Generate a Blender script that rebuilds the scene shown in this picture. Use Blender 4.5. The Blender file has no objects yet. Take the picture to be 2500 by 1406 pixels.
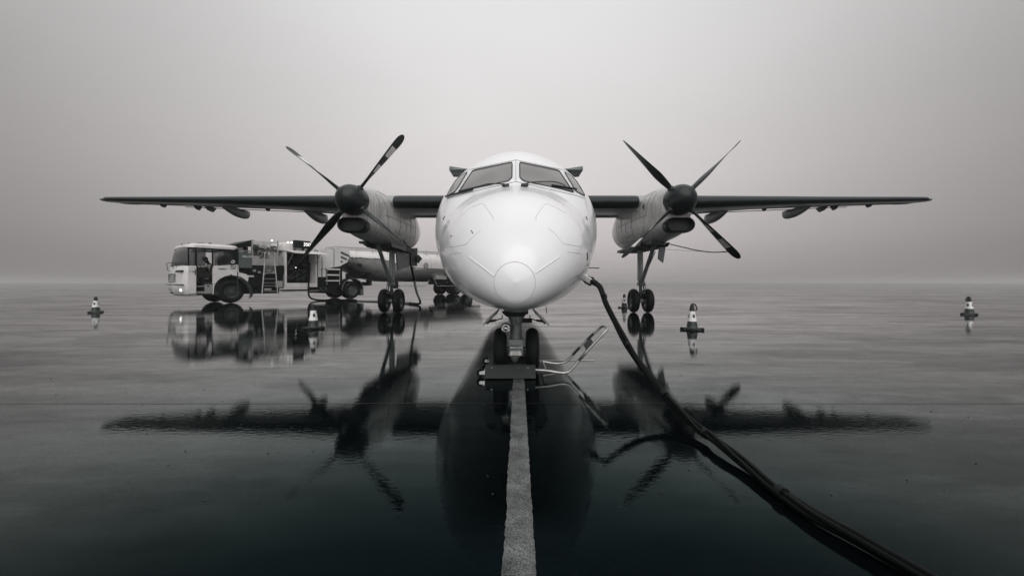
import bpy, math, random
import numpy as np
from mathutils import Vector, Matrix
from mathutils.bvhtree import BVHTree
random.seed(7)
R = math.radians
scene = bpy.context.scene
C = scene.collection

# ------------------------------------------------------------------ camera, sky, sun, exposure
FPX, CH, VX, HY = 933.0, 0.94, 1260.0, 690.0      # focal length in photo pixels, eye height, vanishing point
cam_d = bpy.data.cameras.new('camera')
cam = bpy.data.objects.new('camera', cam_d); C.objects.link(cam)
cam.location = (0, 0, CH); cam.rotation_euler = (R(90), 0, 0)
cam_d.sensor_width = 36; cam_d.lens = FPX/2500*36
cam_d.shift_x = -(VX-1250)/2500; cam_d.shift_y = -(703-HY)/2500
cam_d.clip_start = 0.05; cam_d.clip_end = 6000
scene.camera = cam

world = bpy.data.worlds.new('World'); scene.world = world; world.use_nodes = True
nt = world.node_tree; nt.nodes.clear()
def wn(t, **k):
    n = nt.nodes.new(t)
    for a, b in k.items(): setattr(n, a, b)
    return n
def wmath(op, a, b=None, c=None):
    n = wn('ShaderNodeMath', operation=op)
    for i, x in enumerate((a, b, c)):
        if x is None: continue
        if isinstance(x, (int, float)): n.inputs[i].default_value = x
        else: nt.links.new(x, n.inputs[i])
    return n.outputs[0]
tc = wn('ShaderNodeTexCoord'); sp = wn('ShaderNodeSeparateXYZ'); nt.links.new(tc.outputs['Generated'], sp.inputs[0])
ez = wmath('MAXIMUM', sp.outputs[2], 0.0)
fc = wn('ShaderNodeValToRGB'); nt.links.new(ez, fc.inputs[0]); fc.color_ramp.interpolation = 'B_SPLINE'   # overcast sky: brighter towards the zenith
for p, v in ((0.0, .35), (.03, .42), (.10, .55), (.24, .66), (.55, .75), (1.0, .86)):
    e = fc.color_ramp.elements[0] if p == 0 else (fc.color_ramp.elements[-1] if p == 1 else fc.color_ramp.elements.new(p))
    e.position = p; e.color = (v, v, v, 1)
lum = fc.outputs[0]
xx = wmath('MULTIPLY', sp.outputs[0], sp.outputs[0])
side = wmath('MULTIPLY_ADD', xx, -0.80, 1.0)
lum = wmath('MULTIPLY', lum, side)
mp = wn('ShaderNodeMapping'); mp.inputs['Scale'].default_value = (1.0, 1.0, 2.2); nt.links.new(tc.outputs['Generated'], mp.inputs[0])
nz = wn('ShaderNodeTexNoise'); nz.inputs['Scale'].default_value = 1.6; nz.inputs['Detail'].default_value = 3; nt.links.new(mp.outputs[0], nz.inputs['Vector'])
lum = wmath('MULTIPLY', lum, wmath('MULTIPLY_ADD', nz.outputs[0], 0.16, 0.92))
ramp = wn('ShaderNodeValToRGB'); nt.links.new(ez, ramp.inputs[0])
ramp.color_ramp.elements[0].position = 0.0; ramp.color_ramp.elements[0].color = (1.0, 0.925, 0.908, 1)
ramp.color_ramp.elements[1].position = 0.55; ramp.color_ramp.elements[1].color = (1.0, 0.99, 0.99, 1)
vm = wn('ShaderNodeVectorMath', operation='SCALE'); nt.links.new(ramp.outputs[0], vm.inputs[0]); nt.links.new(lum, vm.inputs['Scale'])
bg1 = wn('ShaderNodeBackground'); nt.links.new(vm.outputs[0], bg1.inputs[0]); bg1.inputs[1].default_value = 1.11
SUN_EL, SUN_ROT = R(46), R(172)
sky = wn('ShaderNodeTexSky', sky_type='NISHITA', sun_disc=False, sun_elevation=SUN_EL, sun_rotation=SUN_ROT)
sky.dust_density = 6; sky.air_density = 1
hs = wn('ShaderNodeHueSaturation'); hs.inputs['Saturation'].default_value = 0.05; nt.links.new(sky.outputs[0], hs.inputs['Color'])
bg2 = wn('ShaderNodeBackground'); nt.links.new(hs.outputs[0], bg2.inputs[0]); bg2.inputs[1].default_value = 0.05
mx = wn('ShaderNodeMixShader'); mx.inputs[0].default_value = 0.06
nt.links.new(bg1.outputs[0], mx.inputs[1]); nt.links.new(bg2.outputs[0], mx.inputs[2])
wo = wn('ShaderNodeOutputWorld'); nt.links.new(mx.outputs[0], wo.inputs[0])

sun_d = bpy.data.lights.new('sun', 'SUN'); sun_d.energy = 1.5; sun_d.angle = R(75); sun_d.color = (1.0, 0.985, 0.97)
sun = bpy.data.objects.new('sun', sun_d); C.objects.link(sun)
sd = Vector((math.sin(SUN_ROT)*math.cos(SUN_EL), math.cos(SUN_ROT)*math.cos(SUN_EL), math.sin(SUN_EL)))
sun.rotation_euler = sd.to_track_quat('Z', 'Y').to_euler()

vs = scene.view_settings
scene.display_settings.display_device = 'sRGB'
vs.view_transform = 'Standard'; vs.look = 'None'; vs.exposure = 0; vs.gamma = 1; vs.use_curve_mapping = False

# ------------------------------------------------------------------ materials
def mat(name, col, rough=0.5, metal=0.0, var=0.12, vscale=3.0, bump=0.0, bscale=40, coat=0.0, ior=1.5, emit=0, alpha=None,
        streak=False, rvar=0.0):
    m = bpy.data.materials.new(name); m.use_nodes = True
    n = m.node_tree; b = n.nodes['Principled BSDF']
    L = n.links.new
    b.inputs['Roughness'].default_value = rough; b.inputs['Metallic'].default_value = metal; b.inputs['IOR'].default_value = ior
    b.inputs['Coat Weight'].default_value = coat; b.inputs['Coat Roughness'].default_value = 0.06
    t = n.nodes.new('ShaderNodeTexCoord'); z = n.nodes.new('ShaderNodeTexNoise')
    mpn = n.nodes.new('ShaderNodeMapping'); L(t.outputs['Object'], mpn.inputs[0]); L(mpn.outputs[0], z.inputs['Vector'])
    if streak: mpn.inputs['Scale'].default_value = (9, 9, 0.7)
    z.inputs['Scale'].default_value = vscale; z.inputs['Detail'].default_value = 6
    cr = n.nodes.new('ShaderNodeValToRGB')
    cr.color_ramp.elements[0].position = 0.3; cr.color_ramp.elements[1].position = 0.62
    cr.color_ramp.elements[0].color = (*[c*(1-var) for c in col], 1); cr.color_ramp.elements[1].color = (*[min(1, c*(1+var*0.4)) for c in col], 1)
    L(z.outputs[0], cr.inputs[0]); L(cr.outputs[0], b.inputs['Base Color'])
    if rvar:
        mr = n.nodes.new('ShaderNodeMapRange'); L(z.outputs[0], mr.inputs[0])
        mr.inputs[1].default_value = .35; mr.inputs[2].default_value = .65
        mr.inputs[3].default_value = rough+rvar; mr.inputs[4].default_value = rough
        L(mr.outputs[0], b.inputs['Roughness'])
    if bump:
        z2 = n.nodes.new('ShaderNodeTexNoise'); z2.inputs['Scale'].default_value = bscale; z2.inputs['Detail'].default_value = 3
        L(t.outputs['Object'], z2.inputs['Vector'])
        bp = n.nodes.new('ShaderNodeBump'); bp.inputs['Distance'].default_value = bump; L(z2.outputs[0], bp.inputs['Height'])
        L(bp.outputs[0], b.inputs['Normal'])
    if emit:
        b.inputs['Emission Color'].default_value = (*col, 1); b.inputs['Emission Strength'].default_value = emit
    if alpha is not None: b.inputs['Alpha'].default_value = alpha
    return m
M = {}
M['white'] = mat('aircraft_white_paint', (.82, .82, .83), .16, var=.07, vscale=1.3, bump=.007, bscale=.9, coat=.3, rvar=.08)
M['nacelle'] = mat('nacelle_paint', (.50, .495, .485), .28, var=.34, vscale=2.2, bump=.003, bscale=2.0, coat=.15, streak=True)
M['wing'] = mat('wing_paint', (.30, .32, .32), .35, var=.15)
M['boot'] = mat('rubber_boot', (.010, .017, .017), .42, ior=1.35, var=.25, vscale=5, bump=.002, bscale=14)
M['tail'] = mat('tail_grey', (.16, .20, .19), .5, var=.1)
M['glass'] = mat('cockpit_glass', (.20, .195, .19), .10, var=.18, vscale=3, ior=1.5)  # opaque grey base stands in for sky reflected in the panes
M['gasket'] = mat('window_gasket', (.006, .009, .010), .5)
M['seam'] = mat('panel_seam', (.47, .47, .47), .6, var=.4, vscale=8)
M['seammid'] = mat('cowling_seam', (.13, .13, .125), .6)
M['seamdark'] = mat('dark_seam', (.03, .035, .035), .6)
M['prop'] = mat('propeller_black', (.010, .016, .016), .40, ior=1.35, var=.3, vscale=6, bump=.001, bscale=60)
M['propw'] = mat('propeller_white', (.78, .77, .75), .45, var=.12, vscale=12)
M['spinner'] = mat('spinner_black', (.008, .013, .014), .38, ior=1.35, var=.25, vscale=5, coat=.15)
M['intake'] = mat('recess_shade', (.004, .006, .006), .7)  # near-black: shade put into the colour of duct and bays
M['tyre'] = mat('tyre_rubber', (.004, .0055, .006), .6, ior=1.3, var=.3, vscale=9, bump=.002, bscale=70)
M['rim'] = mat('rim_grey', (.10, .11, .11), .4, .3, var=.3, vscale=12)
M['strut'] = mat('strut_grey', (.20, .225, .22), .38, .25, var=.25, vscale=8)
M['chrome'] = mat('chrome', (.62, .62, .62), .14, 1.0, var=.1)
M['steel'] = mat('tube_steel', (.55, .55, .54), .30, .85, var=.25, vscale=14, bump=.001, bscale=90)
M['dark'] = mat('dark_metal', (.018, .026, .026), .45, var=.3, vscale=10)
M['label'] = mat('label_plate', (.78, .77, .75), .5)
M['cable'] = mat('cable_rubber', (.0015, .0022, .0026), .42, ior=1.18, var=.3, vscale=20, bump=.001, bscale=90)
M['chock'] = mat('chock_rubber', (.014, .021, .021), .55, var=.3, vscale=12)
M['conedark'] = mat('cone_body', (.024, .036, .033), .45, var=.2, vscale=14)
M['coneblack'] = mat('cone_base_rubber', (.006, .009, .009), .6)
M['conewhite'] = mat('cone_reflective', (.78, .78, .77), .35, var=.15, vscale=25)
M['twhite'] = mat('truck_white_paint', (.70, .68, .67), .35, var=.12, vscale=2.5, coat=.2)
M['tgrey'] = mat('truck_grey_box', (.085, .105, .10), .45, var=.2)
M['tdark'] = mat('truck_dark', (.006, .010, .010), .5, ior=1.3, var=.3, vscale=8)
M['tmetal'] = mat('truck_bare_metal', (.42, .42, .415), .28, .7, var=.2)
M['rail'] = mat('rail_metal', (.42, .42, .41), .4, .4, var=.2)
M['cabin'] = mat('cab_interior', (.022, .03, .03), .7)
M['lit'] = mat('lit_lamp', (1.0, .97, .93), .4, emit=1.8)
M['digits'] = mat('lit_digits', (1.0, .98, .96), .4, emit=1.0)
M['tglass'] = mat('truck_glass', (.02, .025, .025), .05, alpha=.62)
M['wglass'] = mat('truck_windscreen', (.10, .10, .10), .04, alpha=.8)
M['skin'] = mat('skin', (.36, .25, .20), .6)
M['navy'] = mat('dark_clothing', (.012, .018, .019), .85)
M['vest'] = mat('hi_vis_vest', (.60, .58, .56), .7, var=.3, vscale=30)
M['hosel'] = mat('hose_light_sleeve', (.30, .30, .295), .5)
M['haze'] = None

# wet apron
def ground_mat():
    m = bpy.data.materials.new('wet_asphalt'); m.use_nodes = True
    n = m.node_tree; b = n.nodes['Principled BSDF']; L = n.links.new
    def N(t, **k):
        q = n.nodes.new(t)
        for a, v in k.items(): setattr(q, a, v)
        return q
    def math_(op, a, b_=None, c=None):
        q = N('ShaderNodeMath', operation=op)
        for i, x in enumerate((a, b_, c)):
            if x is None: continue
            if isinstance(x, (int, float)): q.inputs[i].default_value = x
            else: L(x, q.inputs[i])
        return q.outputs[0]
    def rng(v, a, b_, c, d):
        q = N('ShaderNodeMapRange'); L(v, q.inputs[0])
        for i, x in enumerate((a, b_, c, d)): q.inputs[i+1].default_value = x
        return q.outputs[0]
    t = N('ShaderNodeTexCoord'); o = t.outputs['Object']
    def noise(scale, detail, vec=(1, 1, 1), rough=.5, loc=(0, 0, 0), rot=0):
        mp = N('ShaderNodeMapping'); mp.inputs['Scale'].default_value = vec; mp.inputs['Rotation'].default_value = (0, 0, rot); mp.inputs['Location'].default_value = loc; L(o, mp.inputs[0])
        z = N('ShaderNodeTexNoise'); z.inputs['Scale'].default_value = scale; z.inputs['Detail'].default_value = detail
        z.inputs['Roughness'].default_value = rough; L(mp.outputs[0], z.inputs['Vector']); return z.outputs[0]
    big = noise(.10, 5, (.55, 1.5, 1), .6)             # damp and flooded areas, long across the apron
    mid = noise(.55, 6, (.5, 1.5, 1), .62, (7, 3, 0))
    fine = noise(62, 3, (.75, 1.25, 1), .6)
    rip = noise(26, 3, (.7, 1.4, 1), .55, (3, 9, 0), R(-16))
    streak = noise(.9, 7, (.30, 1.6, 1), .65, (1, 5, 0))
    patch_ = rng(noise(.7, 7, (.45, 1.2, 1), .62, (11, 2, 0)), .52, .57, 0, 1)
    lane = N('ShaderNodeTexWave', wave_type='BANDS', bands_direction='Y'); 
    lmp = N('ShaderNodeMapping'); lmp.inputs['Location'].default_value = (0, 1.2, 0); L(o, lmp.inputs[0]); L(lmp.outputs[0], lane.inputs[0]); lane.inputs['Scale'].default_value = .045; lane.inputs['Distortion'].default_value = 1.2; lane.inputs['Detail'].default_value = 4; lane.inputs['Detail Scale'].default_value = 2.5
    grain = noise(160, 2)
    wet = rng(math_('ADD', math_('MULTIPLY', big, .6), math_('MULTIPLY', mid, .4)), .40, .60, 0, 1)   # 1 = rough damp, 0 = water film
    sepx = N('ShaderNodeSeparateXYZ'); L(o, sepx.inputs[0]); Y = sepx.outputs[1]
    base = N('ShaderNodeMix', data_type='RGBA'); L(wet, base.inputs[0])
    base.inputs[6].default_value = (.0007, .0014, .0018, 1); base.inputs[7].default_value = (.0013, .0024, .0028, 1)
    g2 = N('ShaderNodeMix', data_type='RGBA', blend_type='MULTIPLY'); g2.inputs[0].default_value = 1
    L(base.outputs[2], g2.inputs[6]); gr = rng(grain, .3, .7, .55, 1.4); L(gr, g2.inputs[7])
    hgt = math_('ADD', math_('MULTIPLY', fine, rng(wet, 0, 1, .04, .10)), math_('MULTIPLY', rip, rng(wet, 0, 1, .26, .72)))
    bp = N('ShaderNodeBump'); bp.inputs['Distance'].default_value = .00075; L(hgt, bp.inputs['Height'])
    # water film: reflectance rises steeply towards grazing view, over a dark diffuse base
    lw = N('ShaderNodeLayerWeight'); lw.inputs['Blend'].default_value = .5
    cr = N('ShaderNodeValToRGB'); cr.color_ramp.interpolation = 'B_SPLINE'; L(math_('SUBTRACT', 1.0, lw.outputs['Facing']), cr.inputs[0])
    pts = ((0, (1, 1, 1)), (.02, (1, 1, 1)), (.06, (.86, .86, .86)), (.14, (.545, .555, .552)), (.22, (.335, .358, .353)), (.32, (.150, .176, .171)), (.42, (.030, .044, .043)), (.52, (.006, .011, .012)), (.64, (.002, .0045, .006)), (1, (.002, .003, .004)))
    for p, v in pts:
        e = cr.color_ramp.elements[0] if p == 0 else (cr.color_ramp.elements[-1] if p == 1 else cr.color_ramp.elements.new(p))
        e.position = p; e.color = (*v, 1)
    df = N('ShaderNodeBsdfDiffuse'); L(g2.outputs[2], df.inputs[0]); gl = N('ShaderNodeBsdfAnisotropic'); L(cr.outputs[0], gl.inputs[0])
    wv = N('ShaderNodeMix', data_type='RGBA', blend_type='MULTIPLY'); wv.inputs[0].default_value = 1; L(cr.outputs[0], wv.inputs[6]); L(math_('MULTIPLY', math_('MULTIPLY', rng(wet, 0, 1, 1.02, .88), math_('MULTIPLY', rng(streak, .38, .56, .80, 1.04), rng(patch_, 0, 1, 1.02, .86))), math_('MULTIPLY', rng(lane.outputs[1], .1, .9, .93, 1.02), math_('MULTIPLY', rng(noise(48, 3, (.8, 1.5, 1), .7, (2, 2, 0)), .3, .7, .84, 1.12), rng(noise(5, 5, (.6, 1.5, 1), .7, (4, 2, 0), R(14)), .3, .7, .86, 1.1)))), wv.inputs[7]); L(wv.outputs[2], gl.inputs[0])
    L(math_('ADD', rng(wet, 0, 1, .008, .035), math_('MULTIPLY', patch_, .022)), gl.inputs['Roughness']); L(bp.outputs[0], gl.inputs['Normal'])
    ad = N('ShaderNodeAddShader'); L(df.outputs[0], ad.inputs[0]); L(gl.outputs[0], ad.inputs[1])
    n.nodes.remove(b); L(ad.outputs[0], n.nodes['Material Output'].inputs[0])
    return m
M['ground'] = ground_mat()
def line_mat():
    m = mat('worn_line_paint', (.10, .105, .103), .5, var=.3, vscale=8, bump=.002, bscale=150)
    n = m.node_tree; b = n.nodes['Principled BSDF']; L = n.links.new
    t = n.nodes['Texture Coordinate']; z = n.nodes.new('ShaderNodeTexNoise'); z.inputs['Scale'].default_value = 190; z.inputs['Detail'].default_value = 3
    L(t.outputs['Object'], z.inputs['Vector'])
    cr = n.nodes.new('ShaderNodeValToRGB'); cr.color_ramp.elements[0].position = .40; cr.color_ramp.elements[1].position = .55
    cr.color_ramp.elements[0].color = (.05, .055, .054, 1); cr.color_ramp.elements[1].color = (.17, .178, .174, 1)
    L(z.outputs[0], cr.inputs[0]); z3 = n.nodes.new('ShaderNodeTexNoise'); z3.inputs['Scale'].default_value = 7; z3.inputs['Detail'].default_value = 6; z3.inputs['Roughness'].default_value = .65; L(t.outputs['Object'], z3.inputs['Vector'])
    mr = n.nodes.new('ShaderNodeMapRange'); L(z3.outputs[0], mr.inputs[0]); mr.inputs[1].default_value = .35; mr.inputs[2].default_value = .6; mr.inputs[3].default_value = .45; mr.inputs[4].default_value = 1.1
    mm = n.nodes.new('ShaderNodeMix'); mm.data_type = 'RGBA'; mm.blend_type = 'MULTIPLY'; mm.inputs[0].default_value = 1; L(cr.outputs[0], mm.inputs[6]); L(mr.outputs[0], mm.inputs[7])
    L(mm.outputs[2], b.inputs['Base Color']); b.inputs['IOR'].default_value = 1.2
    return m
M['line'] = line_mat()

# ------------------------------------------------------------------ mesh helpers
SPLIT = {'cable_tie', 'small_cabinet', 'hatch_seam', 'panel_seam', 'lightning_strip', 'blade_root_collar', 'hinge_bracket', 'window_frame', 'entry_step', 'body_seam', 'roof_beacon',
         'hazard_stripe', 'reflective_strip', 'gas_strut', 'side_guard', 'tank_lid', 'recessed_hatch', 'cowling_fastener', 'tailplane_tip', 'handle_sleeve', 'grille_slot', 'grille_bar',
         'air_tank', 'bay_door_edge', 'side_rail', 'static_port', 'coupling', 'caster_fork', 'underside_tray', 'seat'}
STUFF = {'rivet', 'rib', 'meter_and_valves', 'hydraulic_line', 'mesh_guard', 'hose_guard_coil', 'bolt', 'cowling_seam'}
class MB:
    def __init__(s): s.v = []; s.f = []; s.m = []; s.cur = 0
    def add(s, vs_, fs):
        k = len(s.v); s.v += [tuple(p) for p in vs_]
        for f in fs: s.f.append([i+k for i in f]); s.m.append(s.cur)
        return s
    def box(s, x0, x1, y0, y1, z0, z1):
        v = [(x, y, z) for z in (z0, z1) for y in (y0, y1) for x in (x0, x1)]
        return s.add(v, [(0, 2, 3, 1), (4, 5, 7, 6), (0, 1, 5, 4), (1, 3, 7, 5), (3, 2, 6, 7), (2, 0, 4, 6)])
    def hexa(s, p):   # 8 points, bottom 4 (ccw from above) then top 4
        return s.add(p, [(3, 2, 1, 0), (4, 5, 6, 7), (0, 1, 5, 4), (1, 2, 6, 5), (2, 3, 7, 6), (3, 0, 4, 7)])
    def loft(s, rings, cap0=True, cap1=True, closed=True):
        n = len(rings[0]); k = len(s.v)
        for r in rings: s.v += [tuple(p) for p in r]
        for i in range(len(rings)-1):
            for j in range(n if closed else n-1):
                a = k+i*n+j; b = k+i*n+(j+1) % n
                s.f.append([a, b, b+n, a+n]); s.m.append(s.cur)
        if cap0: s.f.append([k+j for j in range(n)][::-1]); s.m.append(s.cur)
        if cap1: s.f.append([k+(len(rings)-1)*n+j for j in range(n)]); s.m.append(s.cur)
        return s
    def tube(s, pts, r, n=10, cap=True):
        pts = [Vector(p) for p in pts]
        rs = r if isinstance(r, (list, tuple)) else [r]*len(pts)
        rings = []; up = None
        for i, p in enumerate(pts):
            d = (pts[min(i+1, len(pts)-1)]-pts[max(i-1, 0)]).normalized()
            if up is None:
                up = Vector((0, 0, 1)) if abs(d.z) < .9 else Vector((1, 0, 0))
            a = (up-d*up.dot(d)).normalized(); b = d.cross(a); up = a
            rings.append([p+(a*math.cos(t*2*math.pi/n)+b*math.sin(t*2*math.pi/n))*rs[i] for t in range(n)])
        return s.loft(rings, cap, cap)
    def lathe(s, prof, n=32, c=(0, 0, 0), axis='z', c0=True, c1=True):   # prof: (r, h)
        rings = []
        for r, h in prof:
            ring = []
            for t in range(n):
                a = 2*math.pi*t/n; x, y = r*math.cos(a), r*math.sin(a)
                q = {'z': (x, y, h), 'y': (x, h, y), 'x': (h, x, y)}[axis]
                ring.append((q[0]+c[0], q[1]+c[1], q[2]+c[2]))
            rings.append(ring)
        return s.loft(rings, c0, c1)
    def prism(s, poly, a0, a1, axis='y'):     # polygon of (u, z) extruded along axis
        f = {'y': lambda u, w, a: (u, a, w), 'x': lambda u, w, a: (a, u, w), 'z': lambda u, w, a: (u, w, a)}[axis]
        n = len(poly)
        return s.add([f(u, w, a0) for u, w in poly]+[f(u, w, a1) for u, w in poly],
                     [list(range(n))[::-1], [i+n for i in range(n)]]+[[i, (i+1) % n, (i+1) % n+n, i+n] for i in range(n)])
    def sphere(s, c, r, n=16, sc=(1, 1, 1)):
        rings = []
        for i in range(1, n//2+1):
            a = math.pi*i/(n//2+1)-math.pi/2
            rings.append([(c[0]+r*sc[0]*math.cos(a)*math.cos(2*math.pi*t/n), c[1]+r*sc[1]*math.cos(a)*math.sin(2*math.pi*t/n), c[2]+r*sc[2]*math.sin(a)) for t in range(n)])
        return s.loft(rings)
    def mesh(s, name, mats, angle=35, flat=False):
        me = bpy.data.meshes.new(name); me.from_pydata(s.v, [], s.f)
        for m in (mats if isinstance(mats, (list, tuple)) else [mats]): me.materials.append(m)
        me.polygons.foreach_set('material_index', s.m)
        import bmesh
        bm = bmesh.new(); bm.from_mesh(me); bmesh.ops.recalc_face_normals(bm, faces=bm.faces); bm.to_mesh(me); bm.free()
        if not flat:
            me.polygons.foreach_set('use_smooth', [True]*len(me.polygons)); me.set_sharp_from_angle(angle=R(angle))
        me.update(); return me
    def pieces(s):
        par = list(range(len(s.v)))
        def find(a):
            while par[a] != a: par[a] = par[par[a]]; a = par[a]
            return a
        for f in s.f:
            r0 = find(f[0])
            for i in f[1:]: par[find(i)] = r0
        grp = {}
        for fi, f in enumerate(s.f): grp.setdefault(find(f[0]), []).append(fi)
        out = []
        for fis in grp.values():
            q = MB(); mp_ = {}
            for fi in fis:
                nf = []
                for i in s.f[fi]:
                    if i not in mp_: mp_[i] = len(q.v); q.v.append(s.v[i])
                    nf.append(mp_[i])
                q.f.append(nf); q.m.append(s.m[fi])
            out.append(q)
        return out
    def build(s, name, mats, parent=None, loc=(0, 0, 0), rot=(0, 0, 0), angle=35, bevel=0, label=None, solid=0):
        if name in SPLIT:
            o = None
            for q in s.pieces():
                o = link(name, q.mesh(name, mats, angle), parent, loc, rot, bevel, label, solid)
            return o
        if name in STUFF:
            o = link(name, s.mesh(name, mats, angle), parent, loc, rot, bevel, label, solid); o['kind'] = 'stuff'; return o
        return link(name, s.mesh(name, mats, angle), parent, loc, rot, bevel, label, solid)
def link(name, me, parent=None, loc=(0, 0, 0), rot=(0, 0, 0), bevel=0, label=None, solid=0):
    o = bpy.data.objects.new(name, me); C.objects.link(o); o.location = loc; o.rotation_euler = rot
    if parent:
        o.parent = parent
        if parent.get('world_children'): o.matrix_parent_inverse = parent.matrix_basis.inverted()
    if bevel:
        b = o.modifiers.new('bevel', 'BEVEL'); b.width = bevel; b.segments = 2; b.limit_method = 'ANGLE'; b.angle_limit = R(40)
    if solid:
        b = o.modifiers.new('solid', 'SOLIDIFY'); b.thickness = solid; b.offset = 0
    if label: o['label'] = label
    return o
def thing(name, label, cat, loc=(0, 0, 0), rot=(0, 0, 0), group=None, world_children=False):
    o = bpy.data.objects.new(name, None); C.objects.link(o); o.empty_display_size = .2
    o.location = loc; o.rotation_euler = rot; o['label'] = label; o['category'] = cat
    if group: o['group'] = group
    if world_children: o['world_children'] = 1
    return o
def tag(o, label, cat, group=None):
    o['label'] = label; o['category'] = cat
    if group: o['group'] = group
    return o
def smooth_path(pts, m=6):
    pts = [Vector(p) for p in pts]; out = []
    for i in range(len(pts)-1):
        p0, p1, p2, p3 = pts[max(i-1, 0)], pts[i], pts[i+1], pts[min(i+2, len(pts)-1)]
        for k in range(m):
            t = k/m
            out.append(.5*((2*p1)+(-p0+p2)*t+(2*p0-5*p1+4*p2-p3)*t*t+(-p0+3*p1-3*p2+p3)*t**3))
    out.append(pts[-1]); return out
def pchip(xs, ys):
    xs = np.array(xs, float); ys = np.array(ys, float); h = np.diff(xs); d = np.diff(ys)/h
    m = np.zeros(len(xs)); m[0] = d[0]; m[-1] = d[-1]
    for i in range(1, len(xs)-1):
        if d[i-1]*d[i] > 0:
            w1, w2 = 2*h[i]+h[i-1], h[i]+2*h[i-1]; m[i] = (w1+w2)/(w1/d[i-1]+w2/d[i])
    def f(x):
        i = int(min(max(np.searchsorted(xs, x)-1, 0), len(xs)-2)); t = (x-xs[i])/h[i]
        return float((2*t**3-3*t**2+1)*ys[i]+(t**3-2*t**2+t)*h[i]*m[i]+(-2*t**3+3*t**2)*ys[i+1]+(t**3-t**2)*h[i]*m[i+1])
    return f
def sgnp(a, p): return math.copysign(abs(a)**p, a)
def at(px, py, Y): return Vector(((px-VX)/FPX*Y, Y, CH+(HY-py)/FPX*Y))
def text_mesh(s, size, depth=.004, bold=0):
    cu = bpy.data.curves.new('txt', 'FONT'); cu.body = s; cu.size = size; cu.extrude = depth; cu.offset = bold*size
    cu.align_x = 'CENTER'; cu.align_y = 'CENTER'
    o = bpy.data.objects.new('txt', cu); C.objects.link(o)
    dg = bpy.context.evaluated_depsgraph_get(); me = bpy.data.meshes.new_from_object(o.evaluated_get(dg))
    bpy.data.objects.remove(o); return me

# ------------------------------------------------------------------ the ground
def sheet(name, pts, z, m, kind='structure'):
    me = bpy.data.meshes.new(name); me.from_pydata([(x, y, z) for x, y in pts], [], [list(range(len(pts)))])
    me.materials.append(m); o = bpy.data.objects.new(name, me); C.objects.link(o)
    o['kind'] = kind; return o
sheet('apron', [(-2500, -300), (2500, -300), (2500, 4500), (-2500, 4500)], 0, M['ground'])
def strip_line(name, x0, y0, x1, y1, w, wob=.006):
    b = MB(); n = 420
    L_, R_ = [], []
    for i in range(n+1):
        t = i/n; x = x0+(x1-x0)*t; y = y0+(y1-y0)*t
        L_.append((x-w/2+random.uniform(-wob, wob)*.5+.002*math.sin(y*9), y, .004)); R_.append((x+w/2+random.uniform(-wob, wob)*.4, y, .004))
    b.loft([L_, R_], False, False, closed=False)
    o = b.build(name, M['line']); o['kind'] = 'structure'; return o
strip_line('centre_line', .006, .4, .055, 9.0, .108)
jm = mat('tar_joint', (.010, .014, .014), .5, var=.3)
for k in range(12):      # transverse joints between the paved lanes
    yj = 2.97+4.05*k; b = MB(); A, B_ = [], []
    for i in range(241):
        x = -60+.5*i; e = random.uniform(-.003, .003); A.append((x, yj-.0035+e*.6, .003)); B_.append((x, yj+.0035+e*.2, .003))
    b.loft([A, B_], False, False, closed=False); o = b.build('apron_joint', jm); o['kind'] = 'structure'
b = MB()
for k in range(260):
    y = random.uniform(1.6, 12); x = random.uniform(-1.25, 1.25)*y; r = random.uniform(.002, .0045); b.sphere((x, y, r*.6), r, 6, (1.2, .9, .7))
tag(b.build('loose_grit', M['dark']), 'small dark grit scattered over the wet apron', 'grit')['kind'] = 'stuff'
b = MB(); b.loft([[(.30, 4.58, .004), (.95, 4.58, .004)], [(.30, 4.62, .004), (.95, 4.62, .004)]], False, False, closed=False)
o = b.build('taxi_marking', mat('fresh_line_paint', (.75, .74, .72), .6)); o['kind'] = 'structure'

# ------------------------------------------------------------------ the aircraft
AC = thing('turboprop_airliner', 'white high wing twin propeller airliner parked nose-on over the painted centre line', 'aircraft', (0, 4.08, 0), world_children=True)
FT = [(2.75, .004, .944, .936), (2.762, .075, 1.015, .866), (2.79, .152, 1.09, .795), (2.88, .272, 1.225, .745), (3.06, .42, 1.405, .720),
      (3.42, .60, 1.66, .692), (3.86, .75, 1.86, .662), (4.38, .882, 2.065, .622), (4.8, .985, 2.43, .592), (5.2, 1.09, 2.695, .56), (5.6, 1.185, 2.86, .535),
      (6.0, 1.265, 2.985, .512), (6.5, 1.33, 3.085, .49), (7.0, 1.345, 3.14, .48), (8.0, 1.345, 3.17, .48), (14.5, 1.345, 3.17, .48),
      (18, 1.05, 3.2, .95), (21.5, .5, 3.3, 2.1), (24.6, .08, 3.4, 3.0)]
fys = [a[0] for a in FT]; fhw = pchip(fys, [a[1] for a in FT]); fzt = pchip(fys, [a[2] for a in FT]); fzb = pchip(fys, [a[3] for a in FT])
def fus_ring(Y, n=96):
    hw, zt, zb = fhw(Y), fzt(Y), fzb(Y); zc = (zt+zb)/2; ring = []
    up = 1.0 if Y < 3.6 or Y > 7 else 1.0+.10*math.sin(math.pi*(Y-3.6)/3.4)
    for i in range(n):
        a = 2*math.pi*i/n; c, s_ = math.cos(a), math.sin(a)
        x = hw*sgnp(c, up if s_ > 0 else 1); ring.append((x, Y, zc+(zt-zc)*s_))
    return ring
ysamp = [2.75, 2.7525, 2.756, 2.762, 2.768, 2.775, 2.782, 2.79, 2.80, 2.815, 2.83, 2.85, 2.88, 2.91, 2.95]+[2.95+.05*i for i in range(1, 82)]+[7.0+.5*i for i in range(1, 16)]+[14.5+.6*i for i in range(1, 17)]+[24.6]
ysamp = sorted(set(round(y, 4) for y in ysamp))
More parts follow.
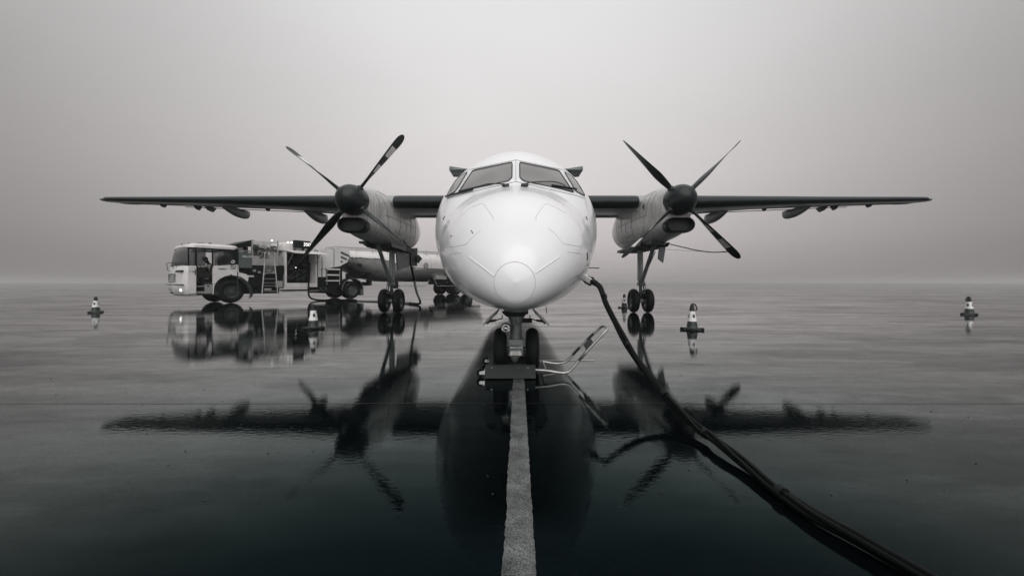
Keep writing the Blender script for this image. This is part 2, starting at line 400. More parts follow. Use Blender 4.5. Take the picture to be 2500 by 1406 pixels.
b = MB(); b.loft([fus_ring(y) for y in ysamp]); fus = b.build('fuselage', M['white'], AC, angle=60)
bvh = BVHTree.FromPolygons([Vector(v) for v in b.v], b.f)
EYE = Vector((0, 0, CH))
def skin(px, py, off=.003, tree=None):
    t = tree or bvh
    for k in range(60):
        q = px+(VX-px)*k*.006
        d = (at(q, py, 1)-EYE).normalized(); h = t.ray_cast(EYE, d)
        if h[0] is not None:
            n = h[1] if h[1].dot(d) < 0 else -h[1]
            return h[0]+n*off, n
    return at(px, py, 5), Vector((0, -1, 0))
def resample(pl, n):
    pl = [Vector((p[0], p[1])) for p in pl]; L_ = [0]
    for i in range(1, len(pl)): L_.append(L_[-1]+(pl[i]-pl[i-1]).length)
    out = []
    for k in range(n):
        t = L_[-1]*k/(n-1); i = max(j for j in range(len(L_)) if L_[j] <= t+1e-9); i = min(i, len(pl)-2)
        out.append(pl[i].lerp(pl[i+1], (t-L_[i])/max(L_[i+1]-L_[i], 1e-6)))
    return out
def patch(name, top, bot, m, off, nu=24, nv=10, parent=fus, label=None):
    T_, B_ = resample(top, nu), resample(bot, nu); rings = []
    for j in range(nv):
        rings.append([skin(*(T_[i].lerp(B_[i], j/(nv-1))), off)[0] for i in range(nu)])
    b = MB(); b.loft(rings, False, False, closed=False)
    return b.build(name, m, parent, angle=80, solid=.006, label=label)
def seam(bm, pl, r=.0022, off=.0005, n=None, close=False):
    if close: pl = list(pl)+[pl[0]]
    n = n or max(4, int(sum((Vector(pl[i+1])-Vector(pl[i])).length for i in range(len(pl)-1))/5))
    pts = [skin(p.x, p.y, off)[0] for p in resample(pl, n)]
    keep = [pts[0]]
    for p in pts[1:]:
        if (p-keep[-1]).length > .002 and (p-keep[-1]).length < .35: keep.append(p)
    if len(keep) > 1: bm.tube(keep, r, 6)
def mir(pl): return [(2*1259.5-x, y) for x, y in pl]
wl_top = [(1153.8, 418.5), (1160, 415.5), (1200, 407), (1248, 397), (1250.5, 398.5)]
wl_bot = [(1119.5, 470.5), (1150, 462), (1200, 451.5), (1241, 443), (1250, 434)]
sl_top = [(1140.5, 421.5), (1126, 429), (1113, 442), (1101, 461), (1092, 478)]
sl_bot = [(1139.5, 424), (1130, 440), (1120, 457), (1111, 469), (1093, 478.5)]
for tp, bt, nm in ((wl_top, wl_bot, 'windscreen_pane'), (mir(wl_top), mir(wl_bot), 'windscreen_pane'), (sl_top, sl_bot, 'side_window_pane'), (mir(sl_top), mir(sl_bot), 'side_window_pane')):
    patch(nm, tp, bt, M['glass'], .004)
    g = MB(); seam(g, tp+bt[::-1], .0062, .006, 70, close=True); g.build('window_gasket', M['gasket'], fus, angle=80)
# white window frame edge and rivets
fr = MB()
outer = [(1259, 390.5), (1150, 414), (1100, 480)]
for pl in ([(1259.5, 391), (1259.5, 444)], [(1259.5, 391), (1205, 402), (1148, 414.5)], [(1148, 414.5), (1125, 424)], [(1259.5, 444), (1225, 452), (1165, 466), (1112, 478), (1092, 485)]):
    seam(fr, pl, .0028, .001); 
    if pl[-1][0] != 1259.5: seam(fr, mir(pl), .0028, .001)
fr.build('panel_seam', M['seamdark'], fus)
rv = MB()
def rivets(pl, step, r=.0028):
    L_ = sum((Vector(pl[i+1])-Vector(pl[i])).length for i in range(len(pl)-1))
    for p in resample(pl, max(2, int(L_/step))):
        q, n_ = skin(p.x, p.y, .0005)
        rv.lathe([(r, -.001), (r, .0015)], 6, q, 'y')
for pl in ([(1255.5, 398), (1255.5, 440)], [(1252.8, 402), (1252.8, 436)], [(1251, 395), (1200, 404.5), (1155, 414)], [(1248, 444), (1200, 455), (1120, 474)], [(1146, 421), (1113, 474)], [(1149, 420), (1117, 471)]):
    rivets(pl, 3.2); rivets(mir(pl), 3.2)
o = rv.build('rivet', M['seamdark'], fus); o['kind'] = 'stuff'
# radome cap ring, hatches, lightning strips
sm = MB()
ringp = [(1256.5+50.5*math.cos(a), 690+50.5*math.sin(a)) for a in [2*math.pi*i/80 for i in range(81)]]
seam(sm, ringp, .0021, .0002, 160)
sm.build('radome_seam', M['seam'], fus)
sm = MB()
for pl in ([(1177, 497), (1181, 499), (1204, 531), (1206, 534), (1203, 538)], [(1135, 519), (1150, 506), (1177, 497)],
           [(1097, 604), (1135, 598), (1142, 592)], [(1142, 592), (1158, 575), (1175, 562)],
           [(1096, 621), (1124, 617), (1128, 619), (1129, 640)], [(1135, 705), (1134, 722)], [(1172, 737), (1184, 752)]):
    seam(sm, pl, .0017); 
for pl in ([(1333, 497), (1328, 501), (1308, 530), (1307, 534), (1310, 538)], [(1333, 497), (1360, 508), (1382, 521)],
           [(1418, 602), (1377, 596), (1371, 591)], [(1371, 591), (1355, 571), (1338, 558)],
           [(1420, 620), (1388, 615), (1385, 617)], [(1379, 700), (1383, 722)], [(1341, 737), (1333, 753)]):
    seam(sm, pl, .0017)
sm.build('hatch_seam', M['seam'], fus)
st = MB()
for pl in ([(1146, 628), (1206, 674)], [(1366, 627), (1307, 667)]): seam(st, pl, .0045, .001)
st.build('lightning_strip', M['white'], fus)
sm = MB()
for pl in ([(1082, 537), (1086, 528)], [(1430, 529), (1434, 537)]): seam(sm, pl, .007, .002, 4)
seam(sm, [(1433, 617), (1433.5, 634)], .006, .002, 5)
for a, c_ in ((1150, 566), (1153, 570), (1101, 578), (1433, 648)): seam(sm, [(a, c_), (a+2, c_-3)], .005, .001, 3)
sm.build('static_port', M['seamdark'], fus)
# wipers
for sgn, pv, arm, blade in ((-1, (1236, 456), [(1236, 456), (1215, 455), (1190, 455), (1165, 462), (1123, 471)], [(1091, 482), (1156, 466)]),
                            (1, (1279, 456), [(1279, 456), (1296, 451), (1325, 448.5), (1352, 449), (1372, 455), (1381, 462)], [(1346, 456), (1404, 464.5)])):
    w = MB(); ap = [skin(x, y, .028)[0] for x, y in arm]; w.tube(smooth_path(ap, 4), .0062, 8)
    wo_ = w.build('wiper_arm', M['dark'], fus)
    w = MB(); bp_ = [skin(p.x, p.y, .02)[0] for p in resample(blade, 9)]; w.tube(bp_, .0125, 8); w.build('wiper_blade', M['gasket'], fus)
    w = MB(); p, n_ = skin(pv[0], pv[1], .014); w.box(p.x-.035, p.x+.035, p.y-.02, p.y+.02, p.z-.016, p.z+.016); w.box(p.x-.02, p.x+.05*sgn, p.y-.025, p.y+.01, p.z-.01, p.z+.02)
    w.build('wiper_pivot', M['dark'], fus, bevel=.004)
# pitot probe on the right, aerial below
pb = MB(); p = at(1449, 654, 5.1); pb.tube([p+Vector((-.16, .05, -.0)), p, p+Vector((.045, -.01, -.006)), p+Vector((.065, -.05, .0))], .0065, 8); pb.build('pitot_probe', M['dark'], fus)
pb = MB(); p = at(1333, 752, 5.5); pb.tube([p+Vector((0, 0, .02)), p+Vector((.012, 0, -.075))], .006, 6); pb.build('aerial', M['dark'], fus)

# wing ------------------------------------------------------------
def airfoil(x, yle, chord, z, tc, n=22, f0=0, f1=1, grow=0, camber=.035, rise=.0):
    up, lo = [], []
    for i in range(n+1):
        u = f1*(1-math.cos(math.pi/2*i/n))if f1 < 1 else (1-math.cos(math.pi*i/n))/2
        th = 5*tc*(.2969*math.sqrt(u)-.126*u-.3516*u*u+.2843*u**3-.1015*u**4)+.0015/chord
        cm = camber*4*u*(1-u)
        up.append((x, yle+u*chord-grow*(1 if u < .002 else 0), z+(cm+th)*chord+grow+u*chord*rise)); lo.append((x, yle+u*chord-grow*(1 if u < .002 else 0), z+(cm*.2-th)*chord+u*chord*(.045+rise)-grow))
    return up[::-1]+lo[1:]
def wrise(x): return .065*max(0, min(1, (x-4.9)/3))
def wing_sta(x):
    if x <= 4.9: return 10.47, 2.75, 3.17+.0*x, .165
    t = (x-4.9)/(12.7-4.9); return 10.47+1.22*t, 2.75-1.45*t, 3.17+.335*t, .165-.030*t-.022*min(1, t*2)
for sg in (-1, 1):
    xs = [0, 1.2, 2.4, 3.4, 4.4, 4.9]+[4.9+.78*i for i in range(1, 11)]
    b = MB(); rings = []
    for x in xs:
        yl, c, z, t_ = wing_sta(x); rings.append(airfoil(sg*x, yl, c, z, t_, rise=wrise(x)))
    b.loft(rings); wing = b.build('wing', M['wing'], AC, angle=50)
    # tip cap
    b = MB(); yl, c, z, t_ = wing_sta(12.7); rings = []
    for k in range(8):
        a = k/7*math.pi/2; s_ = max(math.cos(a), .04)
        rings.append([(p[0]+sg*.32*math.sin(a), yl+.5*c+(p[1]-yl-.5*c)*(.35+.65*s_)+.10*math.sin(a), z+.04+(p[2]-z-.04)*s_) for p in airfoil(sg*12.7, yl, c, z, t_, rise=wrise(12.7))])
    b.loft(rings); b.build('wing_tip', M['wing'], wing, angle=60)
    b = MB(); b.sphere((sg*12.97, yl+.5, z+.05), .035, 12); b.build('navigation_lamp', M['label'], wing)
    # de-icing boots
    for x0, x1, dx in ((1.3, 3.38, 0), (4.42, 12.62, 0)):
        b = MB(); rings = []
        for i in range(15):
            x = x0+(x1-x0)*i/14; yl, c, z, t_ = wing_sta(x)
            f = .085 if (0 < i < 14) else .07
            rings.append(airfoil(sg*x, yl-.004, c, z, t_, 14, f1=f*1.0, grow=.004, rise=wrise(x)))
        b.loft(rings, True, True); b.build('deicing_boot', M['boot'], wing, angle=60)
    # flap track fairings
    for X0, ya, yb, zb in ((6.5, 11.45, 13.15, 2.91), (9.1, 11.6, 13.05, 3.07)):
        b = MB(); rings = []; zt = wing_sta(X0)[2]+.02
        for i in range(13):
            t = i/12; hw = .105*max(.06, math.sin(math.pi*min(1, t*.55+.03))**.7 if t < .9 else .99*(1-((t-.9)/.1)**2*.75))
            dz = (zt-zb)*max(.05, (math.sin(math.pi/2*min(1, t/.72)))**1.0)
            if t > .85: dz *= 1-((t-.85)/.15)**2*.45
            rings.append([(sg*X0+hw*math.cos(a), ya+(yb-ya)*t+(.12*(t)*math.sin(-a)*0), zt-dz*.5+dz*.5*math.sin(a)) for a in [2*math.pi*j/18 for j in range(18)]])
        b.loft(rings); b.build('flap_fairing', M['wing'], wing, angle=60)
    b = MB()
    for X0, l, h in ((10.25, .5, .11), (10.6, .3, .09), (11.75, .25, .05), (8.2, .2, .04), (5.9, .25, .05)):
        yl, c, z, t_ = wing_sta(X0); y = yl+c*.72; zz = z+.03
        b.prism([(y, zz+.04), (y+l, zz+.06), (y+l*.7, zz-h), (y+l*.3, zz-h*.7)], sg*X0-.03, sg*X0+.03, 'x')
    b.build('hinge_bracket', M['dark'], wing)
    # flap gap line
    b = MB()
    pts = [(sg*x, wing_sta(x)[0]+wing_sta(x)[1]*.80, wing_sta(x)[2]+.0) for x in (5, 7, 9, 11)]
    b.tube([(p[0], p[1], p[2]+.02) for p in pts], .012, 6); b.build('flap_seam', M['dark'], wing)
# wing root fairing on the roof
b = MB(); rings = []
for i in range(13):
    t = i/12; s_ = max(.05, math.sin(math.pi*t)**.6)
    rings.append([(1.1*math.cos(a)*(.6+.4*s_), 9.9+4.2*t, 3.0+(.42*s_)*max(-.5, math.sin(a))) for a in [2*math.pi*j/32 for j in range(32)]])
b.loft(rings); b.build('wing_root_fairing', M['white'], AC, angle=60)

# tail ------------------------------------------------------------
b = MB(); rings = []
for z_, yl, c in ((3.0, 18.6, 5.4), (3.6, 20.3, 3.9), (5.5, 21.3, 3.1), (7.45, 22.2, 2.4)):
    rings.append([(p[2], p[1], z_) for p in airfoil(0, yl, c, 0, .11, camber=0)])
b.loft(rings); fin = b.build('tail_fin', M['white'], AC, angle=60)
for sg in (-1, 1):
    b = MB(); rings = []
    for x, yl, c in ((0, 22.15, 2.05), (3.7, 22.4, 1.65), (3.72, 22.4, 1.65), (3.93, 22.55, 1.45)):
        rings.append(airfoil(sg*x, yl, c, 7.57, .12 if x < 3.9 else .05, camber=0))
    b.loft(rings); stb = b.build('tailplane', M['tail'], fin, angle=50)
b = MB()
for sg in (-1, 1):
    b.prism([(22.45, 7.58), (23.6, 7.58), (23.4, 7.82), (22.55, 7.80)], sg*3.94, sg*3.88, 'x')
    b.prism([(sg*2.9, 7.66), (sg*3.92, 7.66), (sg*3.92, 7.82)], 22.6, 22.66, 'y')
b.build('tailplane_tip', M['tail'], fin)

# engine nacelles ---------------------------------------------------
HX, HYY, HZ = 3.94, 9.12, 2.924
NT = [(9.34, .365, 3.29, 2.15), (9.6, .42, 3.36, 2.11), (10.0, .48, 3.43, 2.075), (10.6, .54, 3.47, 2.04), (11.3, .60, 3.50, 2.0), (12.3, .63, 3.50, 1.97),
      (13.1, .575, 3.45, 2.05), (13.8, .45, 3.34, 2.2), (14.5, .30, 3.2, 2.45), (15.4, .08, 3.05, 2.85)]
nys = [a[0] for a in NT]; nhw = pchip(nys, [a[1] for a in NT]); nzt = pchip(nys, [a[2] for a in NT]); nzb = pchip(nys, [a[3] for a in NT])
def stadium(w, h, n=32):
    pts = []
    r = h; L_ = w-h
    for i in range(n):
        a = 2*math.pi*i/n; c, s_ = math.cos(a), math.sin(a)
        pts.append(((L_ if c > 0 else -L_)+r*c if abs(c) > 1e-9 else 0, r*s_))
    return pts
nac = {}
for sg in (-1, 1):
    cx = sg*HX; b = MB(); rings = []
    ylist = [9.30, 9.34]+[9.34+.10*i for i in range(1, 61)]
    for Y in ylist:
        hw, zt, zb = nhw(max(Y, 9.34)), nzt(max(Y, 9.34)), nzb(max(Y, 9.34)); zc = (zt+zb)/2; k = 1 if Y > 9.31 else .93
        ring = []
        for j in range(56):
            a = 2*math.pi*j/56; c, s_ = math.cos(a), math.sin(a)
            pinch = 1.0
            if Y < 10.2:   # waist between spinner ring and chin intake
                zz = zc+(zt-zc)*s_; pinch = 1-.10*(1-(Y-9.3)/.9)*math.exp(-((zz-2.56)/.10)**2)
            ring.append((cx+hw*k*pinch*sgnp(c, .78), Y, zc+(zt-zc)*k*sgnp(s_, .85)))
        rings.append(ring)
    b.loft(rings); N_ = b.build('engine_nacelle', M['nacelle'], AC, angle=50); nac[sg] = N_
    tree = BVHTree.FromPolygons([Vector(v) for v in b.v], b.f)
    # chin intake: dark rounded lip and a shallow recess, near-black for the duct's shade
    st_ = stadium(.345, .178, 40); b = MB(); rings = []
    prof = [(1.0, 9.42), (1.02, 9.26), (1.0, 9.18), (.95, 9.125), (.88, 9.115), (.80, 9.13), (.76, 9.18), (.75, 9.24), (.74, 9.285)]
    for k, Y in prof: rings.append([(cx+(x-(0)) * (1-(1-k)*.55), Y, 2.33+z*k) for x, z in st_])
    b.loft(rings[:7], False, False); b.build('intake_lip', M['boot'], N_, angle=60)
    b = MB(); rr = rings[6:]; b.loft(rr, False, True); b.build('intake_duct', M['intake'], N_, angle=60)
    # seams on the inboard side and front
    def npt(Y, z, off=.0005):
        o_ = Vector((cx-sg*3, Y, z)); h = tree.ray_cast(o_, Vector((sg, 0, 0)))
        return (h[0]-Vector((sg, 0, 0))*off) if h[0] is not None else None
    b = MB()
    for pl in ([(10.0, 3.25), (10.15, 2.9), (10.25, 2.6), (10.45, 2.3), (11.0, 2.16)], [(11.0, 2.16), (12.2, 2.2), (13.0, 2.24), (13.5, 2.3)],
               [(11.05, 3.3), (11.1, 2.75), (11.12, 2.2)], [(9.75, 3.2), (9.8, 2.9), (9.8, 2.6)], [(12.6, 3.1), (12.62, 2.25)], [(10.1, 2.72), (11.0, 2.72), (12.5, 2.74)],
               [(11.6, 2.7), (11.62, 2.45)], [(12.05, 3.0), (12.05, 2.5)], [(9.95, 3.32), (10.5, 3.30), (11.0, 3.2)]):
        pts = [npt(p.x, p.y) for p in resample(pl, 14)]; pts = [p for p in pts if p]
        if len(pts) > 2: b.tube(pts, .0065, 6)
    b.build('cowling_seam', M['seammid'], N_)
    b = MB()
    for Y, z, r in ((10.75, 2.93, .03), (11.2, 2.55, .018), (11.25, 2.35, .018), (12.1, 2.35, .02), (11.7, 2.3, .016), (11.4, 2.8, .018)):
        p = npt(Y, z)
        if p: b.lathe([(r, -.004), (r, .004)], 10, p, 'x')
    b.build('cowling_fastener', M['dark'], N_)
    if sg > 0:
        p = npt(10.35, 2.98, .004); b = MB(); b.prism([(p.y-.10, p.z+.09), (p.y-.10, p.z-.10), (p.y+.06, p.z+.02)], p.x-.004, p.x+.004, 'x'); b.build('arrow_mark', M['seamdark'], N_)
    # exhaust/underside clutter and gear bay
    b = MB(); b.box(cx-.34, cx+.34, 10.9, 13.3, nzb(12)-.02, nzb(12)+.05); b.build('wheel_bay', M['intake'], N_)
    b = MB()
    b.prism([(10.8, 2.08), (13.4, 2.05), (13.4, 1.97), (10.9, 2.0)], cx-.36, cx-.40, 'x'); b.prism([(10.8, 2.08), (12.3, 2.05), (12.3, 1.95), (10.9, 1.97)], cx+.36, cx+.40, 'x')
    b.box(cx-.3, cx-.1, 10.3, 10.9, 2.0, 2.06)
    b.build('bay_door_edge', M['dark'], N_)

# propellers ---------------------------------------------------------
def blade_mb(ang):
    b = MB(); rr = [.30, .36, .45, .6, .75, .84, .85, .95, 1.07, 1.08, 1.2, 1.31, 1.32, 1.47, 1.61, 1.62, 1.75, 1.85, 1.92, 1.96, 1.98]
    er = Vector((math.cos(ang), 0, math.sin(ang))); et = Vector((-math.sin(ang), 0, math.cos(ang))); ax = Vector((0, 1, 0))
    rings = []
    for r in rr:
        u = (r-.36)/1.62
        beta = R(62+45*max(0, u)**.75) 
        c = .115+.20*min(1, max(0, u/.28))**.8-.06*max(0, u-.3)
        if r > 1.75: c *= max(.12, math.sqrt(max(0, 1-((r-1.75)/.235)**2)))
        th = .085*(1-u)**2.2+.011
        if r < .4: c = .12; th = .10
        cd = et*math.cos(beta)+ax*math.sin(beta); nd = et*(-math.sin(beta))+ax*math.cos(beta)
        ring = []
        for j in range(20):
            a = 2*math.pi*j/20; x = math.cos(a)*.5; y = math.sin(a)*.5*(1-.55*(x+.5)*0 - .5*(x+.5)*.6)
            ring.append(Vector((0, 0, 0))+er*r+cd*(x*c)+nd*(y*th))
        rings.append(ring)
    for i in range(len(rings)-1):
        rm = (rr[i]+rr[i+1])/2
        white = .845 < rm < 1.075 or 1.315 < rm < 1.615
        k = len(b.v)
        for p in rings[i]+rings[i+1]: b.v.append(tuple(p))
        for j in range(20):
            j2 = (j+1) % 20; b.f.append([k+j, k+j2, k+20+j2, k+20+j])
            b.m.append(1 if white and j <= 6 else 0)
    b.add([tuple(p) for p in rings[-1]], [list(range(20))])
    return b
for sg, a0 in ((-1, 50.5), (1, 44.6)):
    b = MB(); prof = [(.02, -.40), (.09, -.385), (.16, -.35), (.23, -.295), (.29, -.22), (.335, -.12), (.358, 0), (.365, .10), (.362, .20)]
    b.lathe(prof, 48, (0, 0, 0), 'y'); sp_ = b.build('propeller_spinner', M['spinner'], AC, (sg*HX, HYY, HZ), angle=50)
    for k in range(4):
        b = blade_mb(R(a0+90*k)); 
        o = b.build('blade', [M['prop'], M['propw']], sp_, angle=60)
    b = MB()
    for k in range(4):
        a = R(a0+90*k); er = Vector((math.cos(a), 0, math.sin(a)))
        b.tube([er*.27, er*.385], [.085, .075], 16)
    b.build('blade_root_collar', M['dark'], sp_)
    b = MB(); b.tube([(0, .18, 0), (0, .22, 0)], .34, 32); b.build('spinner_backplate', M['dark'], sp_)
    if sg < 0:
        b = MB(); b.sphere((-.19, -.31, .13), .014, 10); b.build('spinner_bolt', M['chrome'], sp_)

# landing gear -------------------------------------------------------
def tyre_mesh(rad, w, rim_r, name='tyre'):
    b = MB(); p = []
    hw = w/2; sh = (rad-rim_r)
    prof = []
    for i in range(25):
        a = math.pi*i/24; prof.append((rim_r+sh*abs(math.sin(a))**.62, -hw*math.cos(a)*(1 if True else 1)))
    prof[0] = (rim_r, -hw*.72); prof[-1] = (rim_r, hw*.72); prof[1] = (rim_r+sh*.18, -hw*.9); prof[-2] = (rim_r+sh*.18, hw*.9)
    for g in (-.22, 0, .22): pass
    b.lathe(prof, 48, (0, 0, 0), 'x'); b.f = b.f[:-2]; b.m = b.m[:-2]
    return b.mesh(name, M['tyre'], 50)
def rim_mesh(r, w, name='rim', m='rim'):
    b = MB(); h = w/2
    b.lathe([(r*.12, -h*.7), (r*.25, -h*.68), (r*.3, -h*.35), (r*.7, -h*.3), (r*.82, -h*.62), (r*1.0, -h*.74), (r*1.0, h*.74), (r*.82, h*.62), (r*.7, h*.3), (r*.3, h*.35), (r*.25, h*.68), (r*.12, h*.7)], 32, (0, 0, 0), 'x')
    for k in range(8):
        a = 2*math.pi*k/8
        for s_ in (-1, 1): b.tube([(s_*h*.28, r*.55*math.cos(a), r*.55*math.sin(a)), (s_*h*.40, r*.55*math.cos(a), r*.55*math.sin(a))], r*.07, 8)
    return b.mesh(name, M[m], 40)
mt, mr_ = tyre_mesh(.374, .25, .19), rim_mesh(.19, .24)
for sg in (-1, 1):
    cx = sg*3.92; Yg = 12.03
    b = MB()
    b.tube([(cx, Yg, 2.1), (cx, Yg, .92)], .075, 20); b.tube([(cx-.085*sg, Yg-.03, 2.08), (cx-.08*sg, Yg-.03, 1.0)], .03, 12)
    b.tube([(cx, Yg, .95), (cx, Yg, .88)], .105, 20); b.tube([(cx, Yg, .9), (cx, Yg+.02, .42)], .05, 18)
    b.tube([(cx-.19, Yg, .374), (cx+.19, Yg, .374)], .055, 16)
    b.lathe([(.05, -.01), (.12, .02), (.12, .09), (.06, .14)], 20, (cx, Yg, .32), 'z')
    leg = b.build('main_gear_leg', M['strut'], AC)
    b = MB(); a_, c_ = Vector((cx, Yg-.05, .90)), Vector((cx, 10.82, 2.02)); b.tube([a_, c_], .058, 14); b.tube([a_+Vector((.04, .02, .1)), c_+Vector((.04, .05, -.2))], .014, 8)
    b.tube([a_+Vector((-.11, 0, 0)), a_+Vector((.11, 0, 0))], .06, 12)
    b.build('drag_brace', M['strut'], leg)
    b = MB()
    for s_ in (-.05, .05): b.tube([(cx+s_, Yg-.09, .86), (cx+s_*.6, Yg-.30, .62), (cx+s_, Yg-.08, .42)], [.022, .018, .022], 8)
    b.tube([(cx-.05, Yg-.30, .62), (cx+.05, Yg-.30, .62)], .022, 8)
    b.tube(smooth_path([(cx+.08, Yg-.08, 1.0), (cx+.1, Yg-.18, .8), (cx+.06, Yg-.16, .55), (cx+.05, Yg-.1, .4)]), .009, 6)
    b.tube(smooth_path([(cx-.07, Yg-.08, 1.0), (cx-.09, Yg-.2, .75), (cx-.06, Yg-.12, .45)]), .009, 6)
    for z_, s_ in ((.5, 1), (.58, -1), (.66, 1), (.44, -1)): b.box(cx+s_*.02, cx+s_*.08, Yg-.14, Yg-.06, z_, z_+.05)
    b.build('torque_link', M['dark'], leg)
    for s_ in (-1, 1):
        w_ = link('tyre', mt, leg, (cx+s_*.222, Yg, .374)); link('wheel_rim', mr_, leg, (cx+s_*.222, Yg, .374))
# left side door with the refuelling housing, right side small door
b = MB(); b.prism([(11.95, 2.08), (14.3, 2.12), (14.15, 1.60), (12.2, 1.335)], -3.80, -3.76, 'x'); dr = b.build('gear_door', M['tgrey'], AC, bevel=.008)
b = MB(); b.prism([(13.5, 2.1), (14.45, 2.25), (14.4, 1.56), (13.55, 1.53)], -3.90, -3.72, 'x'); b.build('refuel_housing', M['tdark'], dr, bevel=.01)
b = MB(); p = at(1021, 633, 14.3); b.add([p+Vector((-.0, 0, .19)), p+Vector((.15, 0, .02)), p+Vector((.0, 0, -.16)), p+Vector((-.14, 0, .0)), p+Vector((-.0, .02, .19)), p+Vector((.15, .02, .02)), p+Vector((.0, .02, -.16)), p+Vector((-.14, .02, .0))],
      [(0, 1, 2, 3), (7, 6, 5, 4), (0, 4, 5, 1), (1, 5, 6, 2), (2, 6, 7, 3), (3, 7, 4, 0)]); b.build('refuel_flap', M['tgrey'], dr)
b = MB(); b.hexa([(4.05, 10.9, 1.62), (4.20, 10.9, 1.50), (4.20, 10.95, 1.50), (4.05, 10.95, 1.62), (4.10, 10.9, 2.08), (4.29, 10.9, 2.08), (4.29, 10.95, 2.08), (4.10, 10.95, 2.08)]); b.build('gear_door', M['tgrey'], AC, bevel=.006)
b = MB(); b.sphere(tuple(at(1622, 588, 10.2)), .06, 12, (1.2, 1, .9)); b.tube([at(1600, 592, 10.7), at(1622, 596, 10.3)], .03, 8); b.build('drain_mast', M['strut'], AC)

# nose gear
Yn = 4.08
b = MB()
b.tube([(0, Yn, .70), (0, Yn, .34)], .061, 24)
b.loft([[(.062*math.cos(a)*k+ox, Yn+.062*math.sin(a)*min(k, 1.4), z) for a in [2*math.pi*j/24 for j in range(24)]] for z, k, ox in ((.40, 1, 0), (.50, 1.03, 0), (.56, 1.3, 0), (.62, 1.9, 0), (.68, 2.2, 0))])
b.tube([(-.03, Yn-.07, .66), (-.03, Yn-.075, .50)], .012, 10); b.tube([(.02, Yn-.07, .66), (.02, Yn-.07, .52)], .012, 10)
b.tube(smooth_path([(-.02, Yn-.075, .56), (-.015, Yn-.09, .505), (.02, Yn-.09, .495), (.05, Yn-.07, .50)]), .008, 8)
b.tube([(-.17, Yn, .229), (.17, Yn, .229)], .028, 14)
b.tube([(0, Yn, .36), (0, Yn, .2)], .045, 18)
ng = b.build('nose_gear_leg', M['strut'], AC)
b = MB(); b.box(.035, .17, Yn-.03, Yn+.03, .515, .56); b.box(-.13, .13, Yn+.02, Yn+.12, .60, .68); b.build('steering_actuator', M['tdark'], ng, bevel=.005)
b = MB()  # steering box plates in front of the leg
b.box(-.081, .078, Yn-.115, Yn-.075, .275, .350); b.box(-.079, .075, Yn-.105, Yn-.075, .175, .270)
pl_ = b.build('torque_box', M['strut'], ng, bevel=.004, label='light grey riveted box on the front of the nose gear leg')
b = MB(); b.box(-.068, .068, Yn-.130, Yn-.110, .262, .276); b.build('bright_bar', M['chrome'], ng, bevel=.003)
b = MB(); b.add([(-.066, Yn-.1075, .185), (.055, Yn-.1075, .185), (.046, Yn-.1075, .228), (-.057, Yn-.1075, .228), (-.066, Yn-.1055, .185), (.055, Yn-.1055, .185), (.046, Yn-.1055, .228), (-.057, Yn-.1055, .228)],
    [(0, 1, 2, 3), (7, 6, 5, 4), (0, 4, 5, 1), (1, 5, 6, 2), (2, 6, 7, 3), (3, 7, 4, 0)]); b.build('data_plate', M['label'], ng)
b = MB()
for x, z in ((.065, .34), (.078, .34), (-.07, .31), (.066, .31), (.06, .235), (-.068, .235), (-.005, .235), (.066, .19)): b.lathe([(.0045, -.004), (.0045, .004)], 8, (x, Yn-.117 if z > .27 else Yn-.107, z), 'y')
for z, w_ in ((.22, .035), (.21, .042), (.20, .045)): b.box(-w_, w_-.01, Yn-.1083, Yn-.1076, z-.0012, z+.0012)
b.tube([(.078, Yn-.09, .20), (.10, Yn-.09, .20)], .01, 8); b.tube([(-.08, Yn-.09, .205), (-.105, Yn-.09, .205)], .007, 8); b.tube([(.08, Yn-.09, .175), (.1, Yn-.09, .175)], .007, 8)
b.box(-.06, .05, Yn-.1165, Yn-.115, .283, .290)
b.build('bolt', M['dark'], ng)
b = MB(); b.lathe([(.055, .03), (.05, 0), (.035, -.03), (.02, -.05)], 20, (-.012, Yn-.06, .16), 'z'); b.build('tow_boss', M['strut'], ng)
# taxi light
b = MB(); lc = Vector(at(1235, 800, Yn-.10)); b.lathe([(.02, .06), (.045, .045), (.053, .01), (.053, -.016), (.047, -.018)], 28, lc, 'y', True, False); ll = b.build('taxi_light', M['dark'], ng, angle=40)
b = MB(); b.lathe([(.0475, -.016), (.042, -.002), (.030, .010), (.016, .018), (.004, .021)], 28, lc, 'y', False, True); b.build('light_reflector', M['chrome'], ng)
b = MB(); b.tube([lc+Vector((0, .03, 0)), (-.05, Yn-.02, .45)], .01, 8); b.tube([lc+Vector((0, .0, -.05)), (-.06, Yn-.05, .36)], .008, 8); b.build('light_bracket', M['strut'], ng)
nt_, nr_ = tyre_mesh(.229, .142, .125), rim_mesh(.125, .13)
for x in (-.168, .172):
    link('tyre', nt_, ng, (x, Yn, .229)); link('wheel_rim', nr_, ng, (x, Yn, .229))
for sg in (-1, 1):   # nose gear doors with their rods
    x0, z0, x1, z1 = sg*.20, .615, sg*.335, .497
    b = MB(); b.hexa([(x1, 3.95, z1), (x1+.004*sg, 4.75, z1), (x1+.012*sg, 4.75, z1+.006), (x1+.010*sg, 3.95, z1+.006), (x0, 3.88, z0), (x0, 4.75, z0-.0), (x0+.012*sg, 4.75, z0+.005), (x0+.012*sg, 3.88, z0+.005)])
    d_ = b.build('nose_gear_door', M['wing'], AC)
    b = MB(); b.tube([(sg*.145, 4.0, .60), (sg*.145, 4.0, .565), (sg*.21, 3.96, .55), (sg*.265, 3.95, .548)], .006, 8)
    b.tube([(sg*.21, 3.96, .55), (sg*.275, 3.95, .54)], .012, 8); b.tube([(sg*.25, 3.94, .575), (sg*.30, 3.94, .515)], .009, 8); b.build('door_rod', M['tdark'], d_)
